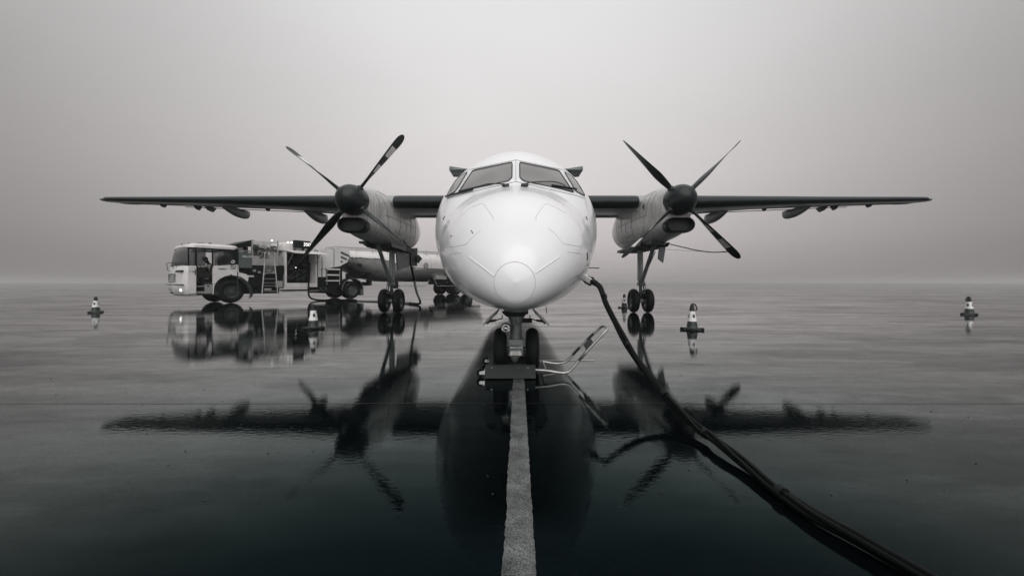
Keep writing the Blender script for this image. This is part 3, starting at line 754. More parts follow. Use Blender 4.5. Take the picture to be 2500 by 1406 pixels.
b = MB(); b.prism([(-.15, .63), (.13, .63), (.07, .585), (-.1, .585)], 3.98, 4.2, 'y'); b.build('nose_gear_bay', M['intake'], AC)
b = MB(); b.sphere((-.01, 3.72, .70), .05, 16, (1.1, 1, .6)); b.build('belly_lamp', M['strut'], fus)

# ------------------------------------------------------------------ straps tied to the propellers
o_ = MB(); pts = smooth_path([at(1626, 594, 10.3), at(1665, 603, 9.9), at(1700, 611, 9.6), at(1740, 616, 9.4), at(1775, 614, 9.2)], 6)
o_.tube(pts, .012, 6); tag(o_.build('propeller_strap', M['cable']), 'dark sagging strap from the right nacelle to the lower right propeller blade', 'strap', 'propeller tie straps')
o_ = MB(); o_.tube([at(1560, 605, 11.6), at(1690, 613, 10.3), at(1785, 617, 9.2)], .004, 5); tag(o_.build('tie_cord', M['cable']), 'thin straight cord between the right main gear leg and the striped blade', 'cord')
o_ = MB(); o_.tube(smooth_path([at(985, 586, 9.2), at(997, 606, 10.5), at(1013, 628, 13.0)], 5), .012, 6); tag(o_.build('propeller_strap', M['cable']), 'dark strap from the left propeller blade to the refuelling housing', 'strap', 'propeller tie straps')

# ------------------------------------------------------------------ wheel chock with tubular handle
CK = thing('wheel_chock', 'black ribbed nose wheel chock with long bent steel tube handle', 'chock', (0, 4.08, 0), world_children=True)
for (ya, yb), nm in (((3.70, 3.90), 'chock_block'), ((4.30, 4.46), 'chock_block')):
    b = MB(); x0, x1 = (-.305, .19)
    b.prism([(ya, .012), (yb, .012), (yb-.02, .115), (ya+.07, .128), (ya+.01, .03)] if ya < 4 else [(ya, .012), (yb, .012), (yb-.06, .11), (ya+.02, .11)], x0, x1, 'x')
    blk = b.build(nm, M['chock'], CK, bevel=.004)
b = MB()
for i in range(46):
    x = -.30+.488*i/45
    b.add([(x-.0028, 3.702, .022), (x+.0028, 3.702, .022), (x+.0028, 3.763, .122), (x-.0028, 3.763, .122), (x-.0028, 3.712, .022), (x+.0028, 3.712, .022), (x+.0028, 3.773, .122), (x-.0028, 3.773, .122)],
          [(0, 1, 2, 3), (7, 6, 5, 4), (0, 4, 5, 1), (1, 5, 6, 2), (2, 6, 7, 3), (3, 7, 4, 0)])
o = b.build('rib', M['chock'], blk); o['kind'] = 'stuff'; o.parent = CK; o.matrix_parent_inverse = CK.matrix_basis.inverted()
b = MB()
for x in (-.24, .025, .115): b.lathe([(.005, -.004), (.004, .004)], 8, (x, 3.750, .105), 'y')
b.build('bolt', M['chrome'], CK)
b = MB()
fr_ = [(.17, 3.76, .085), (.30, 3.76, .075), (.44, 3.765, .052), (.50, 3.77, .058), (.545, 3.77, .085), (.72, 3.78, .285), (.865, 3.79, .435), (.905, 3.82, .468), (.925, 3.90, .478), (.94, 4.10, .474), (.93, 4.175, .455), (.86, 4.195, .385), (.72, 4.2, .25), (.57, 4.2, .09), (.50, 4.2, .058), (.42, 4.2, .053), (.27, 4.2, .078), (.17, 4.22, .085)]
b.tube(smooth_path(fr_, 6), .0135, 12); hd = b.build('handle', M['steel'], CK, angle=60)
b = MB(); b.tube([(.292, 3.76, .078), (.285, 4.2, .08)], .011, 10); b.build('handle_crossbar', M['steel'], CK)
b = MB(); b.hexa([(.70, 3.79, .262), (.775, 3.80, .338), (.815, 4.19, .336), (.74, 4.19, .262), (.695, 3.79, .267), (.770, 3.80, .343), (.810, 4.19, .341), (.735, 4.19, .267)]); b.build('handle_plate', M['tgrey'], CK)
b = MB()
for a, c_ in (((.62, 3.775, .17), (.69, 3.78, .25)), ((.62, 4.2, .145), (.70, 4.2, .23)), ((.78, 4.2, .31), (.85, 4.195, .38))): b.tube([a, c_], .0155, 10)
b.build('handle_sleeve', M['dark'], CK)
for yc, xc in ((3.80, -.352), (4.38, -.345)):
    b = MB(); b.lathe([(.012, -.013), (.038, -.015), (.042, -.008), (.042, .008), (.038, .015), (.012, .013)], 24, (xc, yc, .043), 'y'); b.build('caster_wheel', M['tyre'], CK)
    b = MB(); b.prism([(xc-.012, .06), (xc-.012, .035), (xc+.05, .03), (xc+.05, .075)], yc-.022, yc-.017, 'y'); b.prism([(xc-.012, .06), (xc-.012, .035), (xc+.05, .03), (xc+.05, .075)], yc+.017, yc+.022, 'y'); b.build('caster_fork', M['chrome'], CK)

# ------------------------------------------------------------------ ground power cable
p0, n0 = skin(1430, 676, .0)
PC = thing('ground_power_cable', 'thick black cable bundle curving from a white plug in the nose to the foreground', 'cable', (1.35, 1.2, 0), world_children=True)
d0 = (at(1462, 696, p0.y-.12)-p0).normalized()
path = [p0+d0*.10, at(1465, 702, 3.95), at(1482, 742, 3.60), at(1508, 797, 3.35), at(1532, 842, 3.18), at(1565, 893, 2.98), at(1612, 952, 2.74), at(1655, 998, 2.54), at(1705, 1046, 2.33)]
path += [Vector((1.12, 2.17, .055)), Vector((1.14, 1.94, .036)), Vector((1.145, 1.70, .031)), Vector((1.168, 1.51, .031)), Vector((1.21, 1.375, .031)), Vector((1.262, 1.175, .031)), Vector((1.29, 1.0, .04)), Vector((1.33, .6, .04))]
cp = smooth_path(path, 10)
for k in range(4):
    b = MB(); pts = []
    for i, p in enumerate(cp):
        d = (cp[min(i+1, len(cp)-1)]-cp[max(i-1, 0)]).normalized(); s_ = Vector((0, 0, 1)).cross(d).normalized(); u_ = d.cross(s_)
        a = k*math.pi/2+i*.055+.5*math.sin(i*.11+k); rr = .0145+.0035*math.sin(i*.19+k*2)
        q = p+(s_*math.cos(a)*1.25+u_*math.sin(a)*.8)*rr; q.z = max(q.z, .0150); pts.append(q)
    b.tube(pts, .013, 12); b.build('cable', M['cable'], PC, angle=60)
b = MB()
for i in (16, 40, 62, 85, 112):
    p = cp[i]; d = (cp[i+1]-cp[i-1]).normalized(); b.tube([p-d*.018, p+d*.018], .029, 16)
b.build('cable_tie', M['tyre'], PC, angle=60)
b = MB(); q = p0; e = d0; up = Vector((0, 0, 1)); rt = e.cross(up).normalized(); u2 = rt.cross(e)
def obox(b, c, e, r, u, le, lr, lu):
    b.hexa([c-e*le-r*lr-u*lu, c+e*le-r*lr-u*lu, c+e*le+r*lr-u*lu, c-e*le+r*lr-u*lu, c-e*le-r*lr+u*lu, c+e*le-r*lr+u*lu, c+e*le+r*lr+u*lu, c-e*le+r*lr+u*lu])
obox(b, q+e*.05, e, rt, u2, .065, .04, .03); b.build('plug', M['label'], PC, bevel=.006)
b = MB(); b.tube([q+e*.10, q+e*.17], [.036, .032], 14); b.tube(smooth_path([q+e*.0-u2*.035, q+e*.05-u2*.05, q+e*.12-u2*.045], 5), .010, 8)
for t in (.04, .055, .07, .08): b.sphere(q+e*t+u2*.031-rt*.0+Vector((0, -.02, 0)), .006, 8)
obox(b, q+e*.10+u2*.03, e, rt, u2, .012, .02, .012); b.build('plug_grip', M['tdark'], PC)
b = MB(); pts = smooth_path([q-n0*.0+Vector((-.25, -.0, -.03)), q+Vector((-.1, 0, 0)), q], 6); 

# ------------------------------------------------------------------ cones
def cone_meshes():
    b = MB(); b.lathe([(.118, .03), (.104, .046), (.096, .10), (.088, .145), (.0335, .478), (.030, .49), (.02, .492)], 28); body = b.mesh('cone_body', M['conedark'], 40)
    rr = lambda z: .088+(.0335-.088)*(z-.145)/(.478-.145)+.002
    def band(z0, z1, a0=0, a1=2*math.pi):
        b = MB(); n = 28 if a1-a0 > 6 else 7; ring = []
        for z in (z0, z1): ring.append([(rr(z)*math.cos(a0+(a1-a0)*j/n), rr(z)*math.sin(a0+(a1-a0)*j/n), z) for j in range(n+(0 if a1-a0 > 6 else 1))])
        b.loft(ring, False, False, closed=a1-a0 > 6); return b
    b1 = MB(); q = band(.175, .245); b1.add(q.v, q.f); q = band(.315, .375); b1.add(q.v, q.f)
    for k in range(4):
        q = band(.245, .315, k*math.pi/2, k*math.pi/2+.9); b1.add(q.v, q.f)
    refl = b1.mesh('reflective_sleeve', M['conewhite'], 60)
    b = MB(); b.lathe([(rr(.375), .375), (rr(.475), .475), (.03, .495), (.012, .498)], 24); top = b.mesh('cone_top', M['coneblack'], 40)
    b = MB()
    oct_ = lambda s: [(s*x, s*y) for x, y in ((1, .72), (.72, 1), (-.72, 1), (-1, .72), (-1, -.72), (-.72, -1), (.72, -1), (1, -.72))]
    b.loft([[(x, y, .012) for x, y in oct_(.155)], [(x, y, .03) for x, y in oct_(.155)], [(x, y, .038) for x, y in oct_(.148)], [(x, y, .045) for x, y in oct_(.115)]])
    for sx in (-1, 1):
        for sy in (-1, 1): b.box(sx*.130-.026, sx*.130+.026, sy*.130-.026, sy*.130+.026, 0, .048)
    base = b.mesh('cone_base', M['coneblack'], 35)
    return body, refl, top, base
cb, crf, ctp, cbs = cone_meshes()
cones = [((-13.2, 12.0, 0), 1.0, .7, 0, 'traffic cone at far left of the photo, beyond the truck cab, square rubber base'),
         ((-4.13, 7.78, 0), 1.0, 1.05, 0, 'traffic cone in front of the fuel truck, standing in its dark reflection'),
         ((4.02, 14.2, 0), 1.04, .3, 0, 'traffic cone partly hidden behind the right main gear wheels'),
         ((3.50, 7.60, 0), 1.0, 1.95, 1, 'traffic cone with dark loop flopping right, just right of the right main wheels'),
         ((13.28, 11.2, 0), 1.02, .62, -1, 'traffic cone at far right of the photo with a hook-shaped loop on top')]
for i, (loc, sc, rz, loop, lab) in enumerate(cones):
    t = thing('traffic_cone', lab, 'cone', loc, (0, 0, rz), 'striped traffic cones around the aircraft'); t.scale = (sc,)*3
    for nm, me in (('cone_shell', cb), ('reflective_sleeve', crf), ('cone_top', ctp), ('cone_base', cbs)): link(nm, me, t)
    if loop:
        b = MB(); ca, sa = math.cos(-rz), math.sin(-rz); pts = []
        for x, z in ((0, .47), (loop*.02, .51), (loop*.055, .505), (loop*.085, .46), (loop*.095, .41), (loop*.07, .385)): pts.append((x*ca, x*sa, z))
        b.tube(smooth_path(pts, 4), .013, 8); b.tube(smooth_path([(-loop*.02*ca, -loop*.02*sa, .48), (0, 0, .515), (loop*.03*ca, loop*.03*sa, .51)], 4), .014, 8); b.build('loop', M['coneblack'], t)

# ------------------------------------------------------------------ refuelling truck (local x = towards its rear, y = away from the camera, z = up)
P0 = Vector((-13.07, 17.54)); UX, UY = .573, .8196
TR = thing('refuelling_truck', 'white aircraft refuelling truck with tank trailer, side cabinet open and display lit', 'truck', (P0.x, P0.y, 0), (0, 0, math.atan2(UY, UX)))
def T(px, py):
    k = (px-VX)/FPX; t = (-P0.x+P0.y*k)/(UX-UY*k); Y = P0.y+UY*t
    return t, CH+(HY-py)/FPX*Y
def tbox(b, px0, py0, px1, py1, w0, w1):      # outline given on the near side plane
    t0, za = T(px0, py1); t1, zb = T(px1, py0); b.box(t0, t1, w0, w1, za, zb)
def cabring(z, ft, t1, w=2.3, r=.3, inset=0):
    pts = [(t1, inset)]
    for i in range(9):
        a = math.pi/2*i/8; pts.append((ft+r+inset-r*math.sin(a), r+inset-r*math.cos(a)))
    for i in range(1, 8): pts.append((ft+inset-.05*math.sin(math.pi*i/8), r+(w-2*r)*i/8))
    for i in range(9):
        a = math.pi/2*i/8; pts.append((ft+r+inset-r*math.cos(a), w-inset-r+r*math.sin(a)))
    pts.append((t1, w-inset)); return [(x, y, z) for x, y in pts]
cabf = pchip([.38, .5, .75, 1.0, 1.6, 2.5, 2.7], [-1.52, -1.62, -1.68, -1.67, -1.64, -1.50, -1.42])
b = MB(); b.loft([cabring(z, cabf(z), -1.30) for z in (.38, .45, .6, .8, .82, 1.1, 1.4, 1.66)], False, False, closed=False)
cabp = b.build('cab_front', M['twhite'], TR, solid=.04)
b = MB(); b.loft([cabring(z, cabf(z), -.95 if z < 2.6 else -.95) for z in (1.66, 1.9, 2.2, 2.5)], False, False, closed=False); b.m = []; nn = 27
for i in range(3):
    for j in range(len(cabring(1, -1, 0))-1): b.m.append(1 if 5 <= j <= 21 else 0)
b.build('windscreen', [M['tglass'], M['wglass']], TR, solid=.01)
# roof
def rrect(t0, t1, w0, w1, r, z):
    pts = []
    for cx_, cy_, a0 in ((t1-r, w1-r, 0), (t0+r, w1-r, 90), (t0+r, w0+r, 180), (t1-r, w0+r, 270)):
        for i in range(6): a = R(a0+18*i); pts.append((cx_+r*math.cos(a), cy_+r*math.sin(a), z))
    return pts
b = MB(); b.loft([rrect(-1.53, .30, -.02, 2.32, .25, 2.46), rrect(-1.50, .31, -.02, 2.32, .25, 2.56), rrect(-1.42, .28, .03, 2.27, .22, 2.63), rrect(-1.25, .2, .15, 2.15, .2, 2.66)])
b.build('cab_roof', M['twhite'], TR)
b = MB(); b.box(-1.5, .27, .05, 2.25, .40, .50); b.box(-.95, .25, .1, 2.2, .5, .95); b.box(.22, .28, 0.0, 2.3, .6, 2.5)
b.box(-1.5, -1.25, .15, 2.15, 1.1, 1.62)      # dashboard
b.box(-.62, -.15, .25, .75, .95, 1.12); b.box(-.2, -.08, .25, .75, 1.0, 1.75); b.box(-.62, -.15, 1.5, 2.0, .95, 1.12); b.box(-.2, -.08, 1.5, 2.0, 1.0, 1.6)
b.build('cab_interior', M['cabin'], TR)
b = MB(); tw = .62
b.tube([(-1.25, .5, 1.35), (-1.12, .5, 1.55)], .03, 8)
c_ = Vector((-1.08, .5, 1.55)); b.tube([c_+Vector((.10*math.cos(a)*.6, .22*math.sin(a), .22*math.cos(a)*.8)) for a in [2*math.pi*i/20 for i in range(21)]], .015, 6, False); b.build('steering_wheel', M['tdark'], TR)
# near side: quarter panel behind the door with the wheel arch cut
q = lambda px, py: T(px, py)
arc = []
tc_, zc_ = 0.02, .60
for i in range(11):
    a = R(182-i*14.5); arc.append((tc_+.70*math.cos(a), zc_+.68*math.sin(a)))
arc = [p for p in arc if p[1] > .42]
poly = [(-.70, .43)]+[(arc[0][0], .43)]+arc+[(.50, 1.34), (.56, 1.32), (.34, 1.46), (.28, 1.50), (.28, 1.76), (-.70, 1.66)]
poly = [p for p in poly]
b = MB()
pol2 = [(-.70, .43), (-.66, .43)]
for a in range(180, 20, -12): pol2.append((tc_+.68*math.cos(R(a)), .62+.66*math.sin(R(a))))
pol2 += [(.70, 1.22), (.60, 1.34), (.30, 1.42), (.28, 1.78), (-.70, 1.68)]
b.prism([(p[0], p[1]) for p in pol2], 0.0, .05, 'y'); qp = b.build('quarter_panel', M['twhite'], TR)
b = MB(); b.prism([(p[0], p[1]) for p in pol2], 2.25, 2.30, 'y'); b.build('quarter_panel', M['twhite'], TR)
b = MB()
pts = [(tc_+.66*math.cos(R(a)), -.03, .62+.64*math.sin(R(a))) for a in range(178, 0, -8)]; pts2 = [(p[0], .62, p[2]) for p in pts]
b.loft([pts, pts2], False, False, closed=False); b.build('mudguard', M['tdark'], TR, solid=.03)
b = MB(); pts = [(tc_+(.60+.22*max(0, (68-a)/68))*math.cos(R(a)), -.04, .62+.70*math.sin(R(a))) for a in range(60, -34, -6)]; b.loft([pts, [(p[0]-.14, p[1], p[2]-.10) for p in pts]], False, False, closed=False)
b.build('mudguard_rear', M['dark'], TR, solid=.02)
b = MB(); b.box(-.70, .22, .0, .04, 2.42, 2.50); b.box(-.72, -.66, 0, .05, 1.6, 2.5); b.box(.16, .28, 0, .05, 1.7, 2.5); b.box(-1.32, -1.26, .0, .05, 1.6, 2.5); b.box(-1.3, -.68, .0, .05, 2.40, 2.50)
b.box(-.70, .22, 2.26, 2.30, 2.42, 2.5); b.box(-1.3, -.68, 2.26, 2.3, 2.38, 2.5); b.box(-.72, -.64, 2.25, 2.3, .5, 2.5); b.box(-1.3, -.7, 2.25, 2.3, .5, 1.55)
b.build('window_frame', M['tdark'], TR)
b = MB(); b.add([(-.64, .02, 1.70), (.15, .02, 1.80), (.15, .02, 2.42), (-.64, .02, 2.42)], [(0, 1, 2, 3)]); b.build('side_window', M['tglass'], TR, solid=.008)
b = MB(); b.box(.10, .22, .03, .045, 1.78, 2.42); b.box(-.25, .22, .2, .9, 1.2, 2.2); b.build('rear_shelf', M['cabin'], TR)
# open door leaf, folded flat against the front corner
b = MB(); b.box(-1.58, -1.29, -.07, -.03, .46, 1.66); dl = b.build('door', M['twhite'], TR, bevel=.02)
b = MB(); b.box(-1.58, -1.53, -.07, -.03, 1.66, 2.42); b.box(-1.33, -1.29, -.07, -.03, 1.66, 2.42); b.box(-1.58, -1.29, -.07, -.03, 2.38, 2.43); b.build('door_frame', M['tdark'], dl)
b = MB(); b.box(-1.345, -1.32, -.10, -.07, 1.28, 1.52); b.build('door_handle', M['tdark'], dl, bevel=.005)
b = MB(); b.box(-1.26, -.72, .03, .30, .48, .56); b.box(-1.24, -.72, .10, .34, .76, .80); b.box(-.98, -.72, .0, .06, .46, .86); b.build('entry_step', M['rail'], TR)
b = MB(); b.box(-.70, .0, .0, .03, .86, .872); b.box(-.9, -.82, -.01, .0, .76, .82); b.build('body_seam', M['tdark'], TR)
# light, bumper and grille details on the front
def front(y, z, off=.03): return Vector((cabf(z)-.045-off, y, z))
b = MB()
for z0, z1, y0, y1 in ((1.40, 1.47, .2, 1.0), (.84, .87, .1, 2.2)): b.box(cabf(z0)-.085, cabf(z0)-.0, y0, y1, z0, z1)
b.build('grille_slot', M['tdark'], cabp)
b = MB(); b.box(cabf(1.1)-.08, cabf(1.1)-.03, 1.0, 2.0, .95, 1.33)
b.build('grille', M['tgrey'], cabp)
b = MB()
for i in range(4): b.box(cabf(1.1)-.09, cabf(1.1)-.07, 1.05+i*.02, 1.95-i*.12, .99+i*.08, 1.02+i*.08)
b.build('grille_bar', M['twhite'], cabp)
b = MB(); b.box(cabf(.6)-.075, cabf(.6)-.04, 1.5, 2.1, .62, .72); b.build('number_plate', M['rail'], cabp)
b = MB(); b.box(cabf(.5)-.075, cabf(.5)-.02, 1.7, 1.9, .45, .52); b.build('fog_lamp', M['tdark'], cabp)
for yy, mm in ((.42, 'lit'), (1.95, 'rail')):
    b = MB(); b.sphere((cabf(.62)+.0-.02, yy, .62), .055 if mm == 'lit' else .05, 12, (1, 1, 1.2)); b.build('headlight', M[mm], cabp)
b = MB(); b.tube(smooth_path([(-1.75, .5, 1.78), (-1.75, .9, 1.82), (-1.75, 2.25, 1.82)], 3), .012, 6); b.tube([(-1.75, 2.2, 1.82), (-1.72, 2.2, 1.5), (-1.66, 2.0, 1.48)], .012, 6); b.tube([(-1.75, 1.5, 1.82), (-1.70, 1.3, 1.50), (-1.66, 1.15, 1.48)], .012, 6)
b.tube([(-1.66, .5, 1.50), (-1.72, 1.1, 1.70)], .01, 6); b.tube([(-1.66, 1.2, 1.50), (-1.72, 1.8, 1.70)], .01, 6)
b.build('wiper_and_rail', M['tdark'], cabp)
b = MB()
for t_, y, s_ in ((-1.28, 1.9, .05), (-1.24, 1.1, .05), (-.65, .5, .06)): b.lathe([(s_, 0), (s_*.9, .05), (s_*.5, .075)], 12, (t_, y, 2.64 if t_ < -1 else 2.665))
b.tube(smooth_path([(-1.0, 1.2, 2.66), (-.95, 1.1, 2.74), (-.75, .9, 2.75)], 3), .012, 6); b.build('roof_beacon', M['tdark'], TR)
# prohibition roundels
def roundel(t_, z_, r, parent, y=-.006):
    b = MB(); ring = [(t_+r*math.cos(a), y-.004, z_+r*math.sin(a)) for a in [2*math.pi*i/24 for i in range(25)]]
    b.cur = 1; b.lathe([(r*1.1, -.002), (r*1.1, .002)], 24, (t_, y, z_), 'y'); b.cur = 0
    b.tube(ring, r*.13, 6, False); b.tube([(t_-r*.7, y-.004, z_+r*.7), (t_+r*.7, y-.004, z_-r*.7)], r*.11, 6)
    b.box(t_-r*.45, t_+r*.35, y-.005, y-.003, z_-r*.08, z_+r*.12); b.tube([(t_-r*.2, y-.004, z_-r*.5), (t_+r*.2, y-.004, z_+r*.35)], r*.07, 5)
    b.build('prohibition_sign', [M['tdark'], M['twhite']], parent)
roundel(.06, 1.90, .095, TR); roundel(.06, 1.66, .095, TR)
link('lettering', text_mesh('T 90', .11), TR, (-1.44, -.075, 1.40), (R(90), 0, 0)).data.materials.append(M['tgrey'])
link('lettering', text_mesh('ENERGY', .085, bold=.01), TR, (-.32, -.006, 1.56), (R(90), 0, 0)).data.materials.append(M['tdark'])
b = MB(); b.lathe([(.035, -.012), (.03, .0)], 12, (-.02, -.004, 1.30), 'y'); b.build('marker_lamp', M['dark'], TR)

# wheels of the truck (axis = local y)
tt = tyre_mesh(.545, .30, .30); tt2 = tyre_mesh(.52, .30, .29)
def truck_rim(r):
    b = MB(); b.lathe([(r*.10, -.10), (r*.28, -.10), (r*.32, -.02), (r*.55, .02), (r*.78, .01), (r*.92, -.07), (r*1.0, -.12), (r*1.0, .12)], 32, (0, 0, 0), 'x')
    for k in range(10): a = 2*math.pi*k/10; b.tube([(-.03, r*.5*math.cos(a), r*.5*math.sin(a)), (.03, r*.5*math.cos(a), r*.5*math.sin(a))], r*.05, 6)
    return b.mesh('rim', M['rim'], 40)
tr_ = truck_rim(.30)
def truck_wheel(t_, w_, me, rr, far=False):
    o = link('tyre', me, TR, (t_, w_, rr), (0, 0, R(90))); 
    link('wheel_rim', tr_, o, (0, 0, 0), (0, 0, 0))
    return o
for t_, me, rr in ((0.02, tt, .545), (6.05, tt2, .52), (14.9, tt2, .52), (16.2, tt2, .52)):
    truck_wheel(t_, .16, me, rr); truck_wheel(t_, 2.14, me, rr)
    if t_ > 1: truck_wheel(t_, .48, me, rr); truck_wheel(t_, 1.82, me, rr)
# chassis
b = MB(); b.box(.3, 7.6, .7, .85, .75, .98); b.box(.3, 7.6, 1.5, 1.65, .75, .98); b.box(-.4, .6, .4, 1.9, .45, .8); b.box(-1.2, .3, .3, 2.0, .38, .46)
for t_ in (0.02, 6.05): b.tube([(t_, .3, .53), (t_, 2.0, .53)], .09, 12)
b.box(5.5, 6.6, .6, 1.7, .6, .9); b.build('chassis', M['tdark'], TR)
# module behind the cab
b = MB(); tbox(b, 583, 617, 616, 654, .02, .9); sk = b.build('spill_kit_box', M['tgrey'], TR, bevel=.015)
t0, z0 = T(583, 654); t1, z1 = T(616, 617)
b = MB(); tx = text_mesh('SPILL KIT', .105, bold=.012); tx.materials.append(M['conewhite']); link('lettering', tx, sk, ((t0+t1)/2+.08, .012, z1-.20), (R(90), 0, 0))
b = MB(); ta, za = T(574, 597); tb_, zb = T(620, 585); tb2, zb2 = T(621, 600)
b.prism([(ta, za), (tb_, zb), (tb2, zb2-.02), (ta+.15, za-.05)], .1, 2.2, 'y'); b.prism([(ta+.10, za-.05), (tb2-.08, zb2-.05), (tb2-.10, 2.10), (ta+.28, 2.05)], .5, 2.0, 'y'); b.build('air_intake_cover', M['tdark'], TR)
b = MB(); b.tube(smooth_path([(.55, .3, 2.1), (.52, .3, 2.35), (.62, .3, 2.45), (.9, .3, 2.45)], 4), .03, 8); tbox(b, 588, 603, 601, 617, .35, .5); b.build('pipe', M['rail'], TR)
b = MB(); tbox(b, 583, 656, 640, 700, .25, 1.0); tbox(b, 612, 648, 697, 668, .12, 2.0); tbox(b, 617, 668, 700, 705, .3, 1.6); tbox(b, 600, 690, 690, 718, .35, .8); tbox(b, 682, 652, 697, 700, .2, 1.2); b.build('tank_and_valves', M['tdark'], TR, bevel=.02)
b = MB(); tbox(b, 598, 672, 625, 676, .235, .245); tbox(b, 648, 704, 665, 708, .10, .11); b.build('reflective_strip', M['conewhite'], TR)
b = MB(); tbox(b, 678, 686, 694, 702, .16, .4); tbox(b, 684, 625, 696, 655, .25, .5); b.build('small_cabinet', M['rail'], TR, bevel=.01)
# platform basket with controls
b = MB(); tbox(b, 616, 588, 619, 646, .05, .09); tbox(b, 678, 588, 681, 646, .05, .09); tbox(b, 616, 633, 681, 647, .04, .06); tbox(b, 617, 625, 634, 640, .045, .07); tbox(b, 660, 618, 680, 634, .045, .07)
for x in (616.5, 633, 663, 680): t_, z_ = T(x, 588); _, zl = T(x, 640); b.tube([(t_, .9, zl), (t_, .9, z_)], .02, 6)
t_, z_ = T(616.5, 588); t2, z2 = T(681, 590)
for w_ in (.06, .9): b.tube([(t_, w_, z_), (t2, w_, z_-.02)], .018, 6)
b.tube([(t_, .06, z_), (t_, .9, z_)], .018, 6)
b.build('platform_railing', M['rail'], TR)
b = MB(); tbox(b, 634, 596, 660, 612, .4, .8); tbox(b, 637, 612, 662, 636, .35, .9); t_, z_ = T(650, 604); b.lathe([(.16, -.2), (.18, -.1), (.18, .1), (.16, .2)], 20, (t_, .5, z_), 'y'); b.lathe([(.11, -.3), (.11, .25)], 16, (t_+.35, .5, z_+.02), 'y'); b.build('pump_housing', M['rail'], TR, bevel=.01)
b = MB()
for k in range(16):
    t_ = random.uniform(1.05, 2.0); z_ = random.uniform(2.15, 2.72); b.tube(smooth_path([(t_, .2, z_), (t_+random.uniform(-.2, .2), .15, z_+random.uniform(-.15, .1)), (t_+random.uniform(-.3, .3), .2, z_-random.uniform(0, .25))], 4), .015, 6)
for k in range(8):
    t_ = random.uniform(1.0, 2.0); z_ = random.uniform(2.2, 2.7); b.box(t_, t_+.07, .1, .2, z_, z_+.06)
b.build('hydraulic_line', M['tdark'], TR)
# ladder
def t3(px, py, w=0): t_, z_ = T(px, py); return Vector((t_, w, z_))
b = MB()
b.tube(smooth_path([t3(645, 648, -.05), t3(645, 622, -.05), t3(648, 616, -.02), t3(652, 620, .1)], 4), .022, 8); b.tube(smooth_path([t3(669, 648, -.05), t3(670, 622, -.05), t3(671, 617, -.02), t3(674, 620, .1)], 4), .022, 8)
b.tube([t3(645, 645, -.05), t3(634, 719, -.25)], .025, 8); b.tube([t3(670, 645, -.05), t3(673, 719, -.25)], .025, 8)
b.tube([t3(640, 617, -.02), t3(670, 617, -.02)], .018, 6)
lad = b.build('ladder', M['rail'], TR)
for i, y in enumerate((667, 680, 690, 697, 710)):
    b = MB(); f = (y-645)/74; a_, c_ = t3(645-11*f, y, -.05-.2*f), t3(670+3*f, y, -.05-.2*f); b.hexa([a_+Vector((0, 0, -.02)), c_+Vector((0, 0, -.02)), c_+Vector((0, .14, -.02)), a_+Vector((0, .14, -.02)), a_, c_, c_+Vector((0, .14, 0)), a_+Vector((0, .14, 0))]); b.build('rung', M['rail'], lad)
b = MB()
for i in range(9): x = 645+26*i/8; b.tube([t3(x, 640, .02), t3(x-1, 666, .02)], .007, 5)
for j in range(7): y = 642+4*j; b.tube([t3(645, y, .02), t3(668, y, .02)], .007, 5)
b.build('mesh_guard', M['rail'], TR)
# roof tank/arm hood, display, work lights
b = MB(); tbox(b, 681, 594, 701, 611, .3, 1.6); tbox(b, 696, 597, 772, 613, .15, 2.1); b.build('upper_cowl', M['twhite'], TR, bevel=.05)
b = MB(); ta, za = T(718, 604.5); tb_, zb = T(757, 589.5); b.box(ta, tb_, -.05, .15, za, zb); ds = b.build('display', M['tdark'], TR, bevel=.01)
b = MB(); tx = text_mesh('350', .25, bold=.008); tx.materials.append(M['digits']); tx.materials[0] = M['digits'] if tx.materials else M['digits']
dg_ = link('display_digits', tx, ds, ((ta+tb_)/2+.22, -.056, (za+zb)/2), (R(90), 0, R(0)))
for x in (703.5, 712):
    t_, z_ = T(x, 592); b = MB(); b.sphere((t_, .0, z_), .045, 10); b.build('work_light', M['lit'], TR)
t_, z_ = T(666, 587); b = MB(); b.sphere((t_, .1, z_), .04, 10); b.build('work_light', M['lit'], TR)
# open cabinet
t0, zb_ = T(697, 705); t1, zt_ = T(775, 613); zb_ = .70; zt_ = 2.56
b = MB()
b.box(t0, t0+.07, 0, .8, zb_, zt_); b.box(t1-.10, t1, 0, .8, zb_, zt_); b.box(t0, t1, 0, .8, zt_-.07, zt_); b.box(t0+.07, t1-.10, 0, .75, zb_, zb_+.22)
cabn = b.build('cabinet_frame', M['twhite'], TR, bevel=.01)
b = MB(); b.box(t0+.06, t1-.09, .7, .78, zb_, zt_-.05); b.build('cabinet_back', M['tdark'], TR)
b = MB()
for k in range(26):
    x, z_, y = random.uniform(t0+.15, t1-.3), random.uniform(zb_+.3, zt_-.35), random.uniform(.2, .5)
    if k % 3: b.tube(smooth_path([(x, y, z_), (x+random.uniform(-.2, .2), y-.08, z_+random.uniform(-.1, .25)), (x+random.uniform(-.25, .25), y, z_+random.uniform(-.2, .2))], 4), random.uniform(.015, .035), 7)
    else: b.lathe([(.06, -.05), (.07, 0), (.06, .05)], 14, (x, y-.05, z_), 'y')
b.build('meter_and_valves', M['dark'], TR)
b = MB(); b.sphere(t3(727, 653, .2), .03, 8); b.build('gauge_light', M['lit'], TR)
b = MB(); b.hexa([(t0, -1.0, zt_-.16), (t1+.05, -1.0, zt_-.16), (t1+.05, 0, zt_+.02), (t0, 0, zt_+.02), (t0, -1.0, zt_-.13), (t1+.05, -1.0, zt_-.13), (t1+.05, 0, zt_+.05), (t0, 0, zt_+.05)]); b.build('cabinet_lid', M['twhite'], TR)
